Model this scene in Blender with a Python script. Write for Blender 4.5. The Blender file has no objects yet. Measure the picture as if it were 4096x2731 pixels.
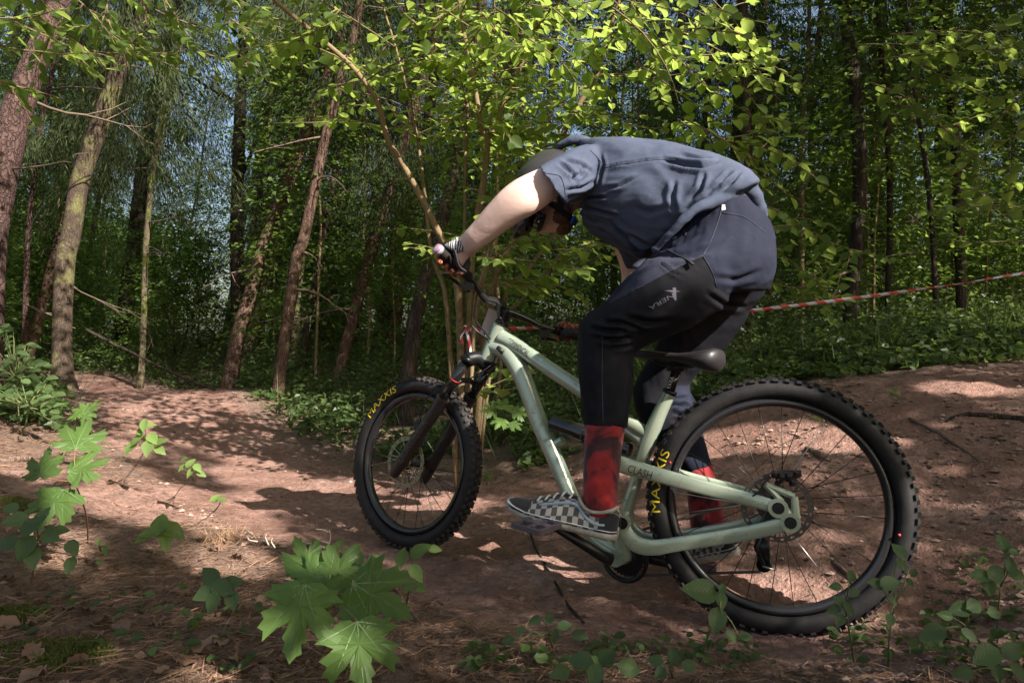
import bpy, bmesh, math, random
import numpy as np
from mathutils import Vector, Matrix, noise as mnoise

random.seed(7)
RG = np.random.default_rng(7)
SC = bpy.context.scene
COL = SC.collection

# ------------------------------------------------------------------ camera, sky, sun, exposure
CAMZ, FL = 0.85, 4096 * 24 / 36.0          # eye height in metres, focal length in photo pixels
cam = bpy.data.cameras.new("camera")
cam.lens = 24
cam.sensor_width = 36
cam.clip_start = 0.05
cam.clip_end = 400
camo = bpy.data.objects.new("camera", cam)
COL.objects.link(camo)
camo.location = (0, 0, CAMZ)
camo.rotation_euler = (math.radians(90), 0, 0)
SC.camera = camo

SUN_EL, SUN_AZ = math.radians(36), math.radians(133)     # azimuth clockwise from +Y
SUN = np.array([math.sin(SUN_AZ) * math.cos(SUN_EL), math.cos(SUN_AZ) * math.cos(SUN_EL), math.sin(SUN_EL)])
world = bpy.data.worlds.new("World")
SC.world = world
world.use_nodes = True
wn = world.node_tree
sky = wn.nodes.new("ShaderNodeTexSky")
sky.sky_type = 'NISHITA'
sky.sun_disc = False
sky.sun_elevation = SUN_EL
sky.sun_rotation = SUN_AZ
sky.dust_density = 4.0
sky.air_density = 1.2
bg = wn.nodes["Background"]
bg.inputs[1].default_value = 0.07
wn.links.new(sky.outputs[0], bg.inputs[0])
sun = bpy.data.lights.new("sun", 'SUN')
sun.energy = 5.0
sun.angle = math.radians(0.5)
sun.color = (1.0, 0.94, 0.86)
suno = bpy.data.objects.new("sun", sun)
COL.objects.link(suno)
suno.rotation_euler = Vector(-SUN).to_track_quat('-Z', 'Y').to_euler()
SC.view_settings.view_transform = 'Standard'
SC.view_settings.look = 'None'
SC.view_settings.gamma = 1
SC.view_settings.use_curve_mapping = False
SC.view_settings.exposure = 1.55
SC.render.engine = 'CYCLES'
SC.cycles.max_bounces = 7
SC.cycles.diffuse_bounces = 4
SC.cycles.glossy_bounces = 2
SC.cycles.transmission_bounces = 4
SC.cycles.transparent_max_bounces = 4
SC.cycles.caustics_reflective = False
SC.cycles.caustics_refractive = False
SC.cycles.sample_clamp_indirect = 4
SC.cycles.use_denoising = True

# ------------------------------------------------------------------ helpers
def P(sx, sy, d):
    """photo pixel + distance along the view axis -> metres"""
    return np.array([(sx - 2048.0) / FL * d, d, CAMZ - (sy - 1365.5) / FL * d])

def nrm(v):
    v = np.asarray(v, float)
    return v / (np.linalg.norm(v, axis=-1, keepdims=True) + 1e-12)

ORG = {}                                    # world origin of each thing
def link(o, parent=None):
    COL.objects.link(o)
    if parent is not None:
        o.parent = parent
    return o

def thing(name, label, cat, loc=(0, 0, 0), group=None):
    o = bpy.data.objects.new(name, None)
    o.empty_display_size = 0.05
    COL.objects.link(o)
    o.location = loc
    ORG[o.name] = np.array(loc, float)
    o['label'] = label
    o['category'] = cat
    if group:
        o['group'] = group
    return o

def origin(o):
    while o is not None:
        if o.name in ORG:
            return ORG[o.name]
        o = o.parent
    return np.zeros(3)

def mkmesh(name, V, Fc, mats, smooth=True, mi=None, uv=None, rnd=None):
    me = bpy.data.meshes.new(name)
    V = np.asarray(V, np.float32)
    if isinstance(Fc, np.ndarray):
        k = Fc.shape[1]
        me.vertices.add(len(V)); me.vertices.foreach_set('co', V.ravel())
        me.loops.add(Fc.size); me.loops.foreach_set('vertex_index', Fc.ravel().astype(np.int32))
        me.polygons.add(len(Fc))
        me.polygons.foreach_set('loop_start', np.arange(0, Fc.size, k, dtype=np.int32))
        me.update(calc_edges=True)
    else:
        me.from_pydata([tuple(map(float, v)) for v in V], [], [tuple(map(int, f)) for f in Fc])
        me.update()
    for m in (mats if isinstance(mats, (list, tuple)) else [mats]):
        me.materials.append(m)
    n = len(me.polygons)
    me.polygons.foreach_set('use_smooth', np.full(n, bool(smooth)))
    if mi is not None:
        me.polygons.foreach_set('material_index', np.asarray(mi, np.int32))
    if uv is not None:                      # per-vertex uv
        l = me.uv_layers.new(name='UVMap')
        li = np.empty(len(me.loops), np.int32); me.loops.foreach_get('vertex_index', li)
        l.data.foreach_set('uv', np.asarray(uv, np.float32)[li].ravel())
    if rnd is not None:
        a = me.attributes.new('rnd', 'FLOAT', 'POINT')
        a.data.foreach_set('value', np.asarray(rnd, np.float32))
    me.validate()
    return me

def obj(name, V, Fc, mats, parent=None, smooth=True, **k):
    o0 = origin(parent) if parent is not None else np.zeros(3)
    me = mkmesh(name, np.asarray(V, float) - o0, Fc, mats, smooth, **k)
    return link(bpy.data.objects.new(name, me), parent)

class MB:
    """collects shapes into one mesh"""
    def __init__(s):
        s.V, s.F, s.M, s.U, s.n = [], [], [], [], 0
    def add(s, V, Fc, m=0, uv=None):
        V = np.asarray(V, float)
        s.V.append(V)
        s.U.append(np.zeros((len(V), 2)) if uv is None else np.asarray(uv, float))
        for f in Fc:
            s.F.append(tuple(int(i) + s.n for i in f)); s.M.append(m)
        s.n += len(V)
        return s
    def ring(s, rings, m=0, caps=(True, True), closed=False, uv=None):
        k = len(rings[0]); n = len(rings)
        V = np.concatenate(rings)
        Fc = []
        for i in range(n if closed else n - 1):
            a, b = i * k, ((i + 1) % n) * k
            for j in range(k):
                j2 = (j + 1) % k
                Fc.append((a + j, a + j2, b + j2, b + j))
        if not closed:
            if caps[0]: Fc.append(tuple(range(k - 1, -1, -1)))
            if caps[1]: Fc.append(tuple((n - 1) * k + j for j in range(k)))
        return s.add(V, Fc, m, uv)
    def tube(s, pts, rad, k=10, m=0, caps=(True, True), up=None, flat=1.0, closed=False, sub=0):
        pts = np.asarray(pts, float)
        rad = np.full(len(pts), rad, float) if np.isscalar(rad) else np.asarray(rad, float)
        if sub and len(pts) > 2:
            pts, rad = smoothpath(pts, rad, sub)
        n = len(pts)
        if closed:
            T = nrm(np.roll(pts, -1, 0) - np.roll(pts, 1, 0))
        else:
            T = nrm(np.gradient(pts, axis=0))
        x = np.asarray(up, float) if up is not None else (np.array([0, 0, 1.]) if abs(T[0][2]) < .9 else np.array([1., 0, 0]))
        a = np.arange(k) * 2 * math.pi / k
        ca, sa = np.cos(a)[:, None], np.sin(a)[:, None]
        R = []
        for i in range(n):
            x = nrm(x - T[i] * np.dot(x, T[i])); y = np.cross(T[i], x)
            R.append(pts[i] + rad[i] * (ca * x + flat * sa * y))
        return s.ring(R, m, caps, closed)
    def box(s, c, ax, ay, az, m=0):
        c = np.asarray(c, float); V = []
        for z in (-1, 1):
            for y in (-1, 1):
                for x in (-1, 1):
                    V.append(c + x * np.asarray(ax) + y * np.asarray(ay) + z * np.asarray(az))
        return s.add(V, [(0, 2, 3, 1), (4, 5, 7, 6), (0, 1, 5, 4), (2, 6, 7, 3), (0, 4, 6, 2), (1, 3, 7, 5)], m)
    def disc(s, c, n, r, h, k=20, m=0, r2=None):
        c = np.asarray(c, float); n = nrm(n)
        return s.tube([c - n * h / 2, c + n * h / 2], [r, r if r2 is None else r2], k, m)
    def ball(s, c, r, k=10, m=0, ax=None):
        c = np.asarray(c, float); ax = np.eye(3) if ax is None else np.asarray(ax)
        r = np.full(3, r, float) if np.isscalar(r) else np.asarray(r, float)
        R = []
        a = np.arange(k) * 2 * math.pi / k
        for i in range(k // 2 + 1):
            t = math.pi * max(min(i / (k // 2), .995), .005)
            L = np.stack([np.sin(t) * np.cos(a), np.sin(t) * np.sin(a), np.full(k, np.cos(t))], 1) * r
            R.append(c + L @ ax)
        return s.ring(R, m)
    def build(s, name, mats, parent=None, smooth=True, uv=False, **kw):
        return obj(name, np.concatenate(s.V), s.F, mats, parent, smooth, mi=s.M, uv=np.concatenate(s.U) if uv else None, **kw)

def smoothpath(pts, rad, sub):
    """Catmull-Rom"""
    pts = np.asarray(pts, float); A = np.column_stack([pts, rad]); n = len(A)
    E = np.vstack([2 * A[0] - A[1], A, 2 * A[-1] - A[-2]]); out = []
    for i in range(n - 1):
        p0, p1, p2, p3 = E[i:i + 4]
        for j in range(sub):
            t = j / sub
            out.append(.5 * (2 * p1 + (p2 - p0) * t + (2 * p0 - 5 * p1 + 4 * p2 - p3) * t * t + (3 * p1 - p0 - 3 * p2 + p3) * t ** 3))
    out.append(A[-1]); out = np.array(out)
    return out[:, :3], np.maximum(out[:, 3], 1e-4)

def sharp(o, ang=40):
    o.data.set_sharp_from_angle(angle=math.radians(ang))
    return o

def fbm(x, y, f, seed=0, oct=4):
    """cheap value noise on arrays"""
    out = np.zeros_like(np.asarray(x, float)); amp = 1; tot = 0
    for o in range(oct):
        X, Y = x * f + seed * 17.3 + o * 5.1, y * f + seed * 9.7 - o * 3.3
        xi, yi = np.floor(X), np.floor(Y); fx, fy = X - xi, Y - yi
        fx, fy = fx * fx * (3 - 2 * fx), fy * fy * (3 - 2 * fy)
        def h(a, b):
            v = np.sin(a * 127.1 + b * 311.7 + seed * 74.7) * 43758.5453
            return v - np.floor(v)
        out += amp * ((h(xi, yi) * (1 - fx) + h(xi + 1, yi) * fx) * (1 - fy) + (h(xi, yi + 1) * (1 - fx) + h(xi + 1, yi + 1) * fx) * fy - .5)
        tot += amp; amp *= .5; f *= 2.03
    return out / tot * 2

# ------------------------------------------------------------------ materials
def mat(name, col, rough=.6, metal=0, coat=0, spec=.5, sheen=0):
    m = bpy.data.materials.new(name); m.use_nodes = True
    b = m.node_tree.nodes['Principled BSDF']
    b.inputs['Base Color'].default_value = (*col, 1)
    b.inputs['Roughness'].default_value = rough
    b.inputs['Metallic'].default_value = metal
    b.inputs['Coat Weight'].default_value = coat
    b.inputs['Coat Roughness'].default_value = .12
    b.inputs['Specular IOR Level'].default_value = spec
    b.inputs['Sheen Weight'].default_value = sheen
    return m

class NT:
    def __init__(s, m):
        s.m, s.t = m, m.node_tree; s.b = s.t.nodes['Principled BSDF']
    def n(s, kind, **k):
        x = s.t.nodes.new(kind)
        for a, v in k.items(): setattr(x, a, v)
        return x
    def l(s, a, b): s.t.links.new(a, b)
    def coord(s, what='Object', scale=(1, 1, 1)):
        tc = s.n('ShaderNodeTexCoord'); mp = s.n('ShaderNodeMapping')
        mp.inputs['Scale'].default_value = scale
        s.l(tc.outputs[what], mp.inputs[0]); return mp.outputs[0]
    def noise(s, vec, scale, det=4, rough=.6, dist=0):
        x = s.n('ShaderNodeTexNoise'); x.inputs['Scale'].default_value = scale
        x.inputs['Detail'].default_value = det; x.inputs['Roughness'].default_value = rough
        x.inputs['Distortion'].default_value = dist
        s.l(vec, x.inputs['Vector']); return x.outputs['Fac']
    def ramp(s, fac, stops, interp='LINEAR'):
        x = s.n('ShaderNodeValToRGB'); e = x.color_ramp.elements; x.color_ramp.interpolation = interp
        while len(e) < len(stops): e.new(.5)
        for q, (p, c) in zip(e, stops): q.position = p; q.color = (*c, 1)
        s.l(fac, x.inputs[0]); return x.outputs[0]
    def mix(s, fac, a, b, mode='MIX'):
        x = s.n('ShaderNodeMix', data_type='RGBA', blend_type=mode)
        for q, v in ((0, fac), (6, a), (7, b)):
            if hasattr(v, 'links') or hasattr(v, 'is_output'): s.l(v, x.inputs[q])
            elif q: x.inputs[q].default_value = (*v, 1)
            else: x.inputs[q].default_value = v
        return x.outputs[2]
    def math(s, op, a, b=0.0, c=None):
        x = s.n('ShaderNodeMath', operation=op)
        for q, v in enumerate((a, b) if c is None else (a, b, c)):
            if hasattr(v, 'is_output'): s.l(v, x.inputs[q])
            else: x.inputs[q].default_value = v
        return x.outputs[0]
    def bump(s, h, strength=.5, dist=.01, normal=None):
        x = s.n('ShaderNodeBump'); x.inputs['Strength'].default_value = strength
        x.inputs['Distance'].default_value = dist
        s.l(h, x.inputs['Height'])
        if normal is not None: s.l(normal, x.inputs['Normal'])
        return x.outputs[0]
    def attr(s, name):
        x = s.n('ShaderNodeAttribute'); x.attribute_name = name; return x.outputs['Fac']
    def set(s, col=None, rough=None, normal=None):
        if col is not None: s.l(col, s.b.inputs['Base Color'])
        if rough is not None: s.l(rough, s.b.inputs['Roughness'])
        if normal is not None: s.l(normal, s.b.inputs['Normal'])
        return s.m

def leafmat(name, dark, light, trans, tw=.5, rough=.42, byobj=False, veins=False):
    m = mat(name, dark, rough, spec=.28); q = NT(m)
    if byobj:
        oi = q.n('ShaderNodeObjectInfo'); r = oi.outputs['Random']
    else:
        r = q.attr('rnd')
    c = q.ramp(r, [(0, dark), (.75, light), (1, tuple(min(1, v * 1.25) for v in light))])
    tcol = q.mix(r, trans, tuple(v * 1.3 for v in trans))
    if veins:
        v = q.coord('UV'); w = q.n('ShaderNodeTexWave'); w.inputs['Scale'].default_value = 3.2
        w.bands_direction = 'Y'; w.inputs['Distortion'].default_value = 2
        q.l(v, w.inputs[0]); nrml = q.bump(w.outputs['Fac'], .25, .004)
        q.set(normal=nrml)
        c = q.mix(q.math('MULTIPLY', w.outputs['Fac'], .1), c, light)
    q.set(col=c)
    tr = q.n('ShaderNodeBsdfTranslucent'); q.l(tcol, tr.inputs[0])
    mx = q.n('ShaderNodeMixShader'); mx.inputs[0].default_value = tw
    out = q.t.nodes['Material Output']
    q.l(q.b.outputs[0], mx.inputs[1]); q.l(tr.outputs[0], mx.inputs[2]); q.l(mx.outputs[0], out.inputs[0])
    return m

def barkmat(name, a, b, scale=18, stretch=.18, strength=.9, dist=.02, moss=None):
    m = mat(name, a, .9, spec=.2); q = NT(m)
    v = q.coord('Object', (1, 1, stretch))
    n1 = q.noise(v, scale, 6, .65, .6)
    vo = q.n('ShaderNodeTexVoronoi'); vo.feature = 'DISTANCE_TO_EDGE'; vo.inputs['Scale'].default_value = scale * .8
    mixv = q.n('ShaderNodeVectorMath', operation='ADD'); q.l(v, mixv.inputs[0])
    nz = q.n('ShaderNodeTexNoise'); nz.inputs['Scale'].default_value = scale * .5; q.l(v, nz.inputs['Vector'])
    sc = q.n('ShaderNodeVectorMath', operation='SCALE'); sc.inputs['Scale'].default_value = .3; q.l(nz.outputs['Color'], sc.inputs[0])
    q.l(sc.outputs[0], mixv.inputs[1]); q.l(mixv.outputs[0], vo.inputs['Vector'])
    crack = q.ramp(q.math('ADD', vo.outputs['Distance'], q.math('MULTIPLY', q.math('SUBTRACT', n1, .5), .35)), [(0, (.25, .25, .25)), (.14, (1, 1, 1))])
    big = q.noise(q.coord('Object'), 1.7, 3)
    c = q.mix(q.ramp(n1, [(.3, (0, 0, 0)), (.7, (1, 1, 1))]), a, b)
    c = q.mix(crack, tuple(x * .4 for x in a), c)
    c = q.mix(q.ramp(big, [(.4, (0, 0, 0)), (.65, (1, 1, 1))]), c, tuple(x * .75 for x in b))
    if moss:
        c = q.mix(q.ramp(q.noise(q.coord('Object'), 3.1, 5), [(.5, (0, 0, 0)), (.62, (1, 1, 1))]), c, moss)
    h = q.math('ADD', crack, q.math('MULTIPLY', n1, .7))
    return q.set(col=c, normal=q.bump(h, strength, dist))

MT = {}
MT['pine_bark'] = barkmat('red_pine_bark', (.055, .031, .027), (.105, .062, .053), 24, .45, 1, .02)
MT['beige_bark'] = barkmat('beige_spruce_bark', (.05, .035, .026), (.09, .064, .046), 34, .4, .8, .012, (.13, .12, .05))
MT['brown_bark'] = barkmat('brown_spruce_bark', (.075, .046, .034), (.15, .09, .065), 30, .3, .9, .014)
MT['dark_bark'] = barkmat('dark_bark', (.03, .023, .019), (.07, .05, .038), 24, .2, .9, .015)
MT['moss_bark'] = barkmat('mossy_bark', (.09, .075, .045), (.16, .13, .075), 24, .25, .8, .012, (.12, .13, .03))
MT['hazel_bark'] = barkmat('hazel_bark', (.15, .105, .055), (.26, .19, .105), 40, .6, .35, .003)
MT['twig'] = mat('twig_wood', (.12, .085, .06), .85)
MT['pale_twig'] = mat('pale_dead_wood', (.36, .28, .22), .85)
MT['root'] = barkmat('root_wood', (.12, .075, .055), (.24, .16, .125), 30, .3, .8, .006)
MT['stemgreen'] = mat('green_stem', (.13, .15, .05), .6)
MT['stemred'] = mat('red_stem', (.22, .1, .05), .6)

MT['leaf_far'] = leafmat('broad_leaf_far', (.034, .062, .014), (.072, .12, .026), (.22, .33, .05), .45)
MT['leaf_mid'] = leafmat('broad_leaf_mid', (.032, .058, .015), (.07, .115, .026), (.22, .33, .05), .45)
MT['leaf_hazel'] = leafmat('hazel_leaf', (.042, .075, .017), (.08, .13, .028), (.34, .44, .085), .55, byobj=True, veins=True)
MT['leaf_hazel_mass'] = leafmat('hazel_leaf_mass', (.042, .075, .017), (.08, .13, .028), (.34, .44, .085), .55)
MT['needle'] = leafmat('spruce_needles', (.016, .028, .009), (.042, .056, .018), (.07, .10, .02), .25, .8)
MT['dead_spray'] = leafmat('dry_spruce_sprays', (.06, .05, .03), (.13, .1, .06), (.1, .08, .04), .2, .8)
MT['ground_leaf'] = leafmat('ground_leaf', (.034, .06, .018), (.072, .108, .034), (.17, .24, .05), .38, .38)
MT['maple'] = leafmat('maple_leaf', (.07, .125, .03), (.105, .175, .045), (.24, .38, .07), .45, .4, byobj=True)
MT['maple_vein'] = mat('maple_vein', (.1, .17, .055), .5)
MT['leaf_pale'] = leafmat('pale_seedling_leaf', (.09, .15, .04), (.14, .21, .06), (.3, .42, .08), .4, .4, byobj=True, veins=True)
MT['leaf_grey'] = leafmat('grey_green_leaf', (.05, .085, .03), (.085, .13, .048), (.16, .25, .05), .35, .35, byobj=True, veins=True)
MT['dry'] = leafmat('dry_brown_leaf', (.12, .065, .04), (.25, .15, .1), (.2, .1, .05), .2, .7, byobj=True)
MT['needle_litter'] = leafmat('needle_litter', (.1, .055, .035), (.25, .15, .095), (.1, .06, .04), .05, .8)
MT['moss'] = leafmat('moss', (.05, .065, .012), (.1, .12, .02), (.1, .13, .02), .2, .9)
# ------------------------------------------------------------------ ground
def C(sx, sy, z):
    d = (CAMZ - z) * FL / (sy - 1365.5)
    return ((sx - 2048) / FL * d, d, z)
CP = [(.76, 1.97, -.004), (-.38, 2.67, .045), (.15, 2.3, .02), (1.3, 1.9, .08),
      C(2048, 2700, .13), C(3000, 2700, .1), C(4000, 2600, .16), C(1000, 2700, .2), C(100, 2700, .25),
      C(300, 2300, .23), C(1000, 2230, .13), C(1300, 2210, .05), C(1700, 2350, .03), C(2300, 2500, .05),
      C(600, 2000, .16), C(100, 1900, .28), C(50, 1650, .33), C(500, 1750, .17), C(900, 1950, .04),
      C(818, 1829, .03), C(1150, 1850, .0), C(575, 1585, .18), C(383, 1533, .25),
      C(2177, 1715, .22), C(1393, 1655, .12), C(1700, 1700, .13),
      (2.0, 3.4, .61), (2.77, 3.7, .695), (1.03, 4.0, .448), (1.42, 3.7, .53),
      (1.19, 2.95, .327), (1.6, 2.5, .27), (1.03, 2.25, .15), (1.43, 2.0, .2), (.65, 3.2, .165), (.2, 3.55, .09),
      (2.2, 4.5, .65), (1.2, 5.2, .5), (.4, 6, .35), (4, 5, .9), (6, 4, .9), (4, 2, .6), (3, .5, .4), (-3, 1, .35), (-5, 3, .5), (-6, 6, .5),
      (-4.6, 7, .36), (-2.4, 7, .275), (-3.1, 7.5, .33), (0, 12, .7), (-6, 12, .32), (-6.2, 9.8, .27), (-9.5, 14, .4), (6, 12, 1.1), (-10, 20, .7), (0, 20, 1.0), (8, 20, 1.3),
      (-20, 30, 1.1), (20, 30, 1.5), (0, 38, 1.3), (-15, 8, .7), (15, 8, 1.3), (0, -6, .3), (-8, -4, .4), (8, -4, .6), (25, 15, 1.5), (-25, 12, 1.0), (0, .6, .18)]
CP = np.array(CP)
def tps_fit(c):
    n = len(c); r = np.linalg.norm(c[:, None, :2] - c[None, :, :2], axis=2)
    K = r * r * np.log(r + 1e-9) + np.eye(n) * .02
    A = np.zeros((n + 3, n + 3)); A[:n, :n] = K; A[:n, n] = 1; A[:n, n + 1:] = c[:, :2]; A[n, :n] = 1; A[n + 1:, :n] = c[:, :2].T
    return np.linalg.solve(A, np.concatenate([c[:, 2], [0, 0, 0]]))
TW = tps_fit(CP)
def tps(x, y):
    out = np.empty(len(x))
    for i in range(0, len(x), 20000):
        p = np.stack([x[i:i + 20000], y[i:i + 20000]], 1)
        r2 = ((p[:, None] - CP[None, :, :2]) ** 2).sum(2) + 1e-12
        out[i:i + 20000] = (.5 * r2 * np.log(r2)) @ TW[:len(CP)] + TW[len(CP)] + p @ TW[len(CP) + 1:]
    return out
TRAIL = np.array([(-6.6, 10.4, .35), (-5.9, 9.6, .5), (-4.4, 8, .55), (-2.4, 5.2, .6), (-1.3, 3.95, .62), (-.5, 3.1, .7), (.4, 2.75, .95), (1.1, 2.6, 1.15), (1.9, 2.55, 1.25), (3.2, 2.6, 1.3), (6, 2.2, 1.4)])
def trail_d(x, y):
    """>0 inside the bare trail (metres from its edge)"""
    best = np.full(np.shape(x), -99.0)
    for (x0, y0, w0), (x1, y1, w1) in zip(TRAIL[:-1], TRAIL[1:]):
        dx, dy = x1 - x0, y1 - y0
        t = np.clip(((x - x0) * dx + (y - y0) * dy) / (dx * dx + dy * dy), 0, 1)
        best = np.maximum(best, w0 + (w1 - w0) * t - np.hypot(x - x0 - t * dx, y - y0 - t * dy))
    return best
GA, GB, GN = 1.15, 4.35, 430
gu = np.linspace(-1, 1, GN)
gx = GA * np.sinh(GB * gu) + .1
gy = GA * np.sinh(GB * gu) + 2.6
GX, GY = np.meshgrid(gx, gy)
fx, fy = GX.ravel(), GY.ravel()
far = np.hypot(fx, fy - 8)
lim = np.minimum(1, 30 / np.maximum(far, 1e-6))
hz = tps(fx * lim, 8 + (fy - 8) * lim)
td = trail_d(fx, fy)
near = np.clip(1.6 - far / 20, 0, 1)
rough_ = np.where(td > 0, .6, 1.0)
hz = hz + near * (.05 * fbm(fx, fy, 1.1, 1) * rough_ + .026 * fbm(fx, fy, 5, 2, 3) * rough_ + .018 * fbm(fx, fy, 15, 3, 3))
hz += near * .02 * np.clip(fbm(fx, fy, 9, 4, 2), 0, 1) * np.clip(td * 3, 0, 1) * np.clip((hz - .12) * 6, 0, 1)
# the tyres press two shallow ruts
HZ = hz.reshape(GN, GN)
def H(x, y):
    x = np.asarray(x, float); y = np.asarray(y, float)
    u = (np.arcsinh((x - .1) / GA) / GB + 1) / 2 * (GN - 1); v = (np.arcsinh((y - 2.6) / GA) / GB + 1) / 2 * (GN - 1)
    u = np.clip(u, 0, GN - 1.001); v = np.clip(v, 0, GN - 1.001)
    i, j = u.astype(int), v.astype(int); a, b = u - i, v - j
    return (HZ[j, i] * (1 - a) + HZ[j, i + 1] * a) * (1 - b) + (HZ[j + 1, i] * (1 - a) + HZ[j + 1, i + 1] * a) * b
def G(sx, sy, off=0.0):
    """where the photo pixel's ray meets the ground"""
    d = np.arange(.7, 40, .01)
    x = (sx - 2048) / FL * d; z = CAMZ - (sy - 1365.5) / FL * d
    k = np.nonzero(z < H(x, d) + off)[0]
    k = k[0] if len(k) else len(d) - 1
    return np.array([x[k], d[k], z[k]])

m = mat('forest_soil', (.2, .13, .1), .95, spec=.2); q = NT(m)
vv = q.coord('Object')
tr_ = q.attr('trail')
n1 = q.noise(vv, 3.2, 6, .65); n2 = q.noise(vv, 28, 5, .7); n3 = q.noise(vv, 140, 3, .7)
soil = q.ramp(n1, [(.3, (.225, .115, .085)), (.55, (.36, .208, .165)), (.75, (.45, .29, .242))])
soil = q.mix(q.math('MULTIPLY', q.ramp(n2, [(.42, (1, 1, 1)), (.58, (0, 0, 0))]), .55), soil, (.13, .078, .058))
vo = q.n('ShaderNodeTexVoronoi'); vo.inputs['Scale'].default_value = 42; q.l(vv, vo.inputs['Vector'])
soil = q.mix(q.math('MULTIPLY', q.ramp(vo.outputs['Distance'], [(.12, (1, 1, 1)), (.2, (0, 0, 0))]), .35), soil, (.42, .29, .24))
lit = q.ramp(n2, [(.3, (.07, .043, .033)), (.5, (.165, .105, .08)), (.7, (.28, .19, .155))])
lit = q.mix(q.math('MULTIPLY', q.ramp(q.noise(q.coord('Object', (1, 3, 1)), 60, 4, .7, 1.5), [(.5, (0, 0, 0)), (.62, (1, 1, 1))]), .6), lit, (.3, .2, .15))
lit = q.mix(q.math('MULTIPLY', q.ramp(n1, [(.55, (0, 0, 0)), (.72, (1, 1, 1))]), .4), lit, (.05, .05, .015))
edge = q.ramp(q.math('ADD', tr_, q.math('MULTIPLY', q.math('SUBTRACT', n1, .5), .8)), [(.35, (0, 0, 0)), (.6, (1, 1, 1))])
hh = q.math('ADD', q.math('MULTIPLY', n2, .8), q.math('MULTIPLY', n3, .4))
hh = q.math('ADD', hh, q.math('MULTIPLY', q.ramp(vo.outputs['Distance'], [(0, (1, 1, 1)), (.35, (0, 0, 0))]), .25))
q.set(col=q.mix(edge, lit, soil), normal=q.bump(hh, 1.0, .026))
MT['soil'] = m
ii = np.arange(GN * GN).reshape(GN, GN)
GF = np.stack([ii[:-1, :-1], ii[:-1, 1:], ii[1:, 1:], ii[1:, :-1]], -1).reshape(-1, 4)
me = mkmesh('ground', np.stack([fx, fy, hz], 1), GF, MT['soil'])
at = me.attributes.new('trail', 'FLOAT', 'POINT')
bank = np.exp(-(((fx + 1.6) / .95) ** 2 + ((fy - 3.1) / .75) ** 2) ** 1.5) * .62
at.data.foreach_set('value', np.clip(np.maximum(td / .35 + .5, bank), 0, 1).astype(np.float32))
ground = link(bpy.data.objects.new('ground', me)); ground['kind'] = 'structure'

def stuff(name, V, Fc, m, rnd=None, label=None, smooth=False, parent=None, **k):
    o = obj(name, V, Fc, m, parent, smooth, rnd=rnd, **k); o['kind'] = 'stuff'
    if label: o['label'] = label
    return o

# ------------------------------------------------------------------ leaves in bulk
def leafquads(c, d, n, L, W, fold=.18):
    """rhombic leaves folded on the midrib: base, right, tip, left"""
    d = nrm(d); s = nrm(np.cross(d, n)); n = nrm(np.cross(s, d))
    L = np.broadcast_to(L, len(c))[:, None]; W = np.broadcast_to(W, len(c))[:, None]
    b = c - d * L * .5; t = c + d * L * .5 - n * L * .06
    mid = c - d * L * .06
    r = mid + s * W * .5 + n * W * fold; l = mid - s * W * .5 + n * W * fold
    V = np.stack([b, r, t, l], 1).reshape(-1, 3)
    k = np.arange(len(c))[:, None] * 4
    Fc = np.concatenate([k + [0, 1, 2], k + [0, 2, 3]], 1).reshape(-1, 3)
    return V, Fc
def leafovals(c, d, n, L, W, fold=.12):
    """rounder leaves: 8 outline points, two halves"""
    d = nrm(d); s = nrm(np.cross(d, n)); n = nrm(np.cross(s, d))
    L = np.broadcast_to(L, len(c))[:, None]; W = np.broadcast_to(W, len(c))[:, None]
    out = []
    for a, w in ((-.5, 0), (-.3, .42), (0, .5), (.28, .33), (.5, 0), (.28, -.33), (0, -.5), (-.3, -.42)):
        out.append(c + d * L * a + s * W * w + n * (W * abs(w) * fold * 2 - L * max(a, 0) ** 2 * .35))
    V = np.stack(out, 1).reshape(-1, 3); k = np.arange(len(c))[:, None] * 8
    Fc = np.concatenate([k + f for f in ([0, 1, 2], [0, 2, 3], [0, 3, 4], [0, 4, 5], [0, 5, 6], [0, 6, 7])], 1).reshape(-1, 3)
    return V, Fc
def randdir(n, rg, up=0.0, spread=1.0):
    v = rg.normal(size=(n, 3)) * spread; v[:, 2] += up
    return nrm(v)
def needles(c, d, L, W, rg):
    """thin flat slivers"""
    d = nrm(d); s = nrm(np.cross(d, randdir(len(c), rg)))
    L = np.broadcast_to(L, len(c))[:, None]; W = np.broadcast_to(W, len(c))[:, None]
    V = np.stack([c - d * L / 2, c + s * W / 2, c + d * L / 2, c - s * W / 2], 1).reshape(-1, 3)
    k = np.arange(len(c))[:, None] * 4
    return V, k + [0, 1, 2, 3]

# fine soil clods and grit lying on the trail
def scatter_px(n, x0, x1, y0, y1, rg):
    """points on the ground, evenly spread over a stretch of near ground"""
    sx = rg.uniform(x0, x1, n); sy = rg.uniform(y0, y1, n)
    return sx, sy
rg = np.random.default_rng(3)
N = 60000
r_ = np.sqrt(rg.uniform(0, 1, N)); y_ = 1.2 + 5.5 * rg.uniform(0, 1, N) ** 1.6; x_ = rg.uniform(-.85, .85, N) * y_
t_ = trail_d(x_, y_)
keep = (t_ > -.15)
hh_ = H(x_, y_)
prob = np.where(hh_ > .1, 1.0, .1) * np.clip(.35 + 1.5 * fbm(x_, y_, 2.5, 6, 3), .05, 1)
keep &= rg.uniform(0, 1, N) < prob
x_, y_ = x_[keep], y_[keep]; n_ = len(x_)
s_ = .0025 + .0115 * rg.uniform(0, 1, n_) ** 4.5
OCT = np.array([(1, 0, 0), (0, 1, 0), (-1, 0, 0), (0, -1, 0), (0, 0, .8), (0, 0, -.8)])
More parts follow.
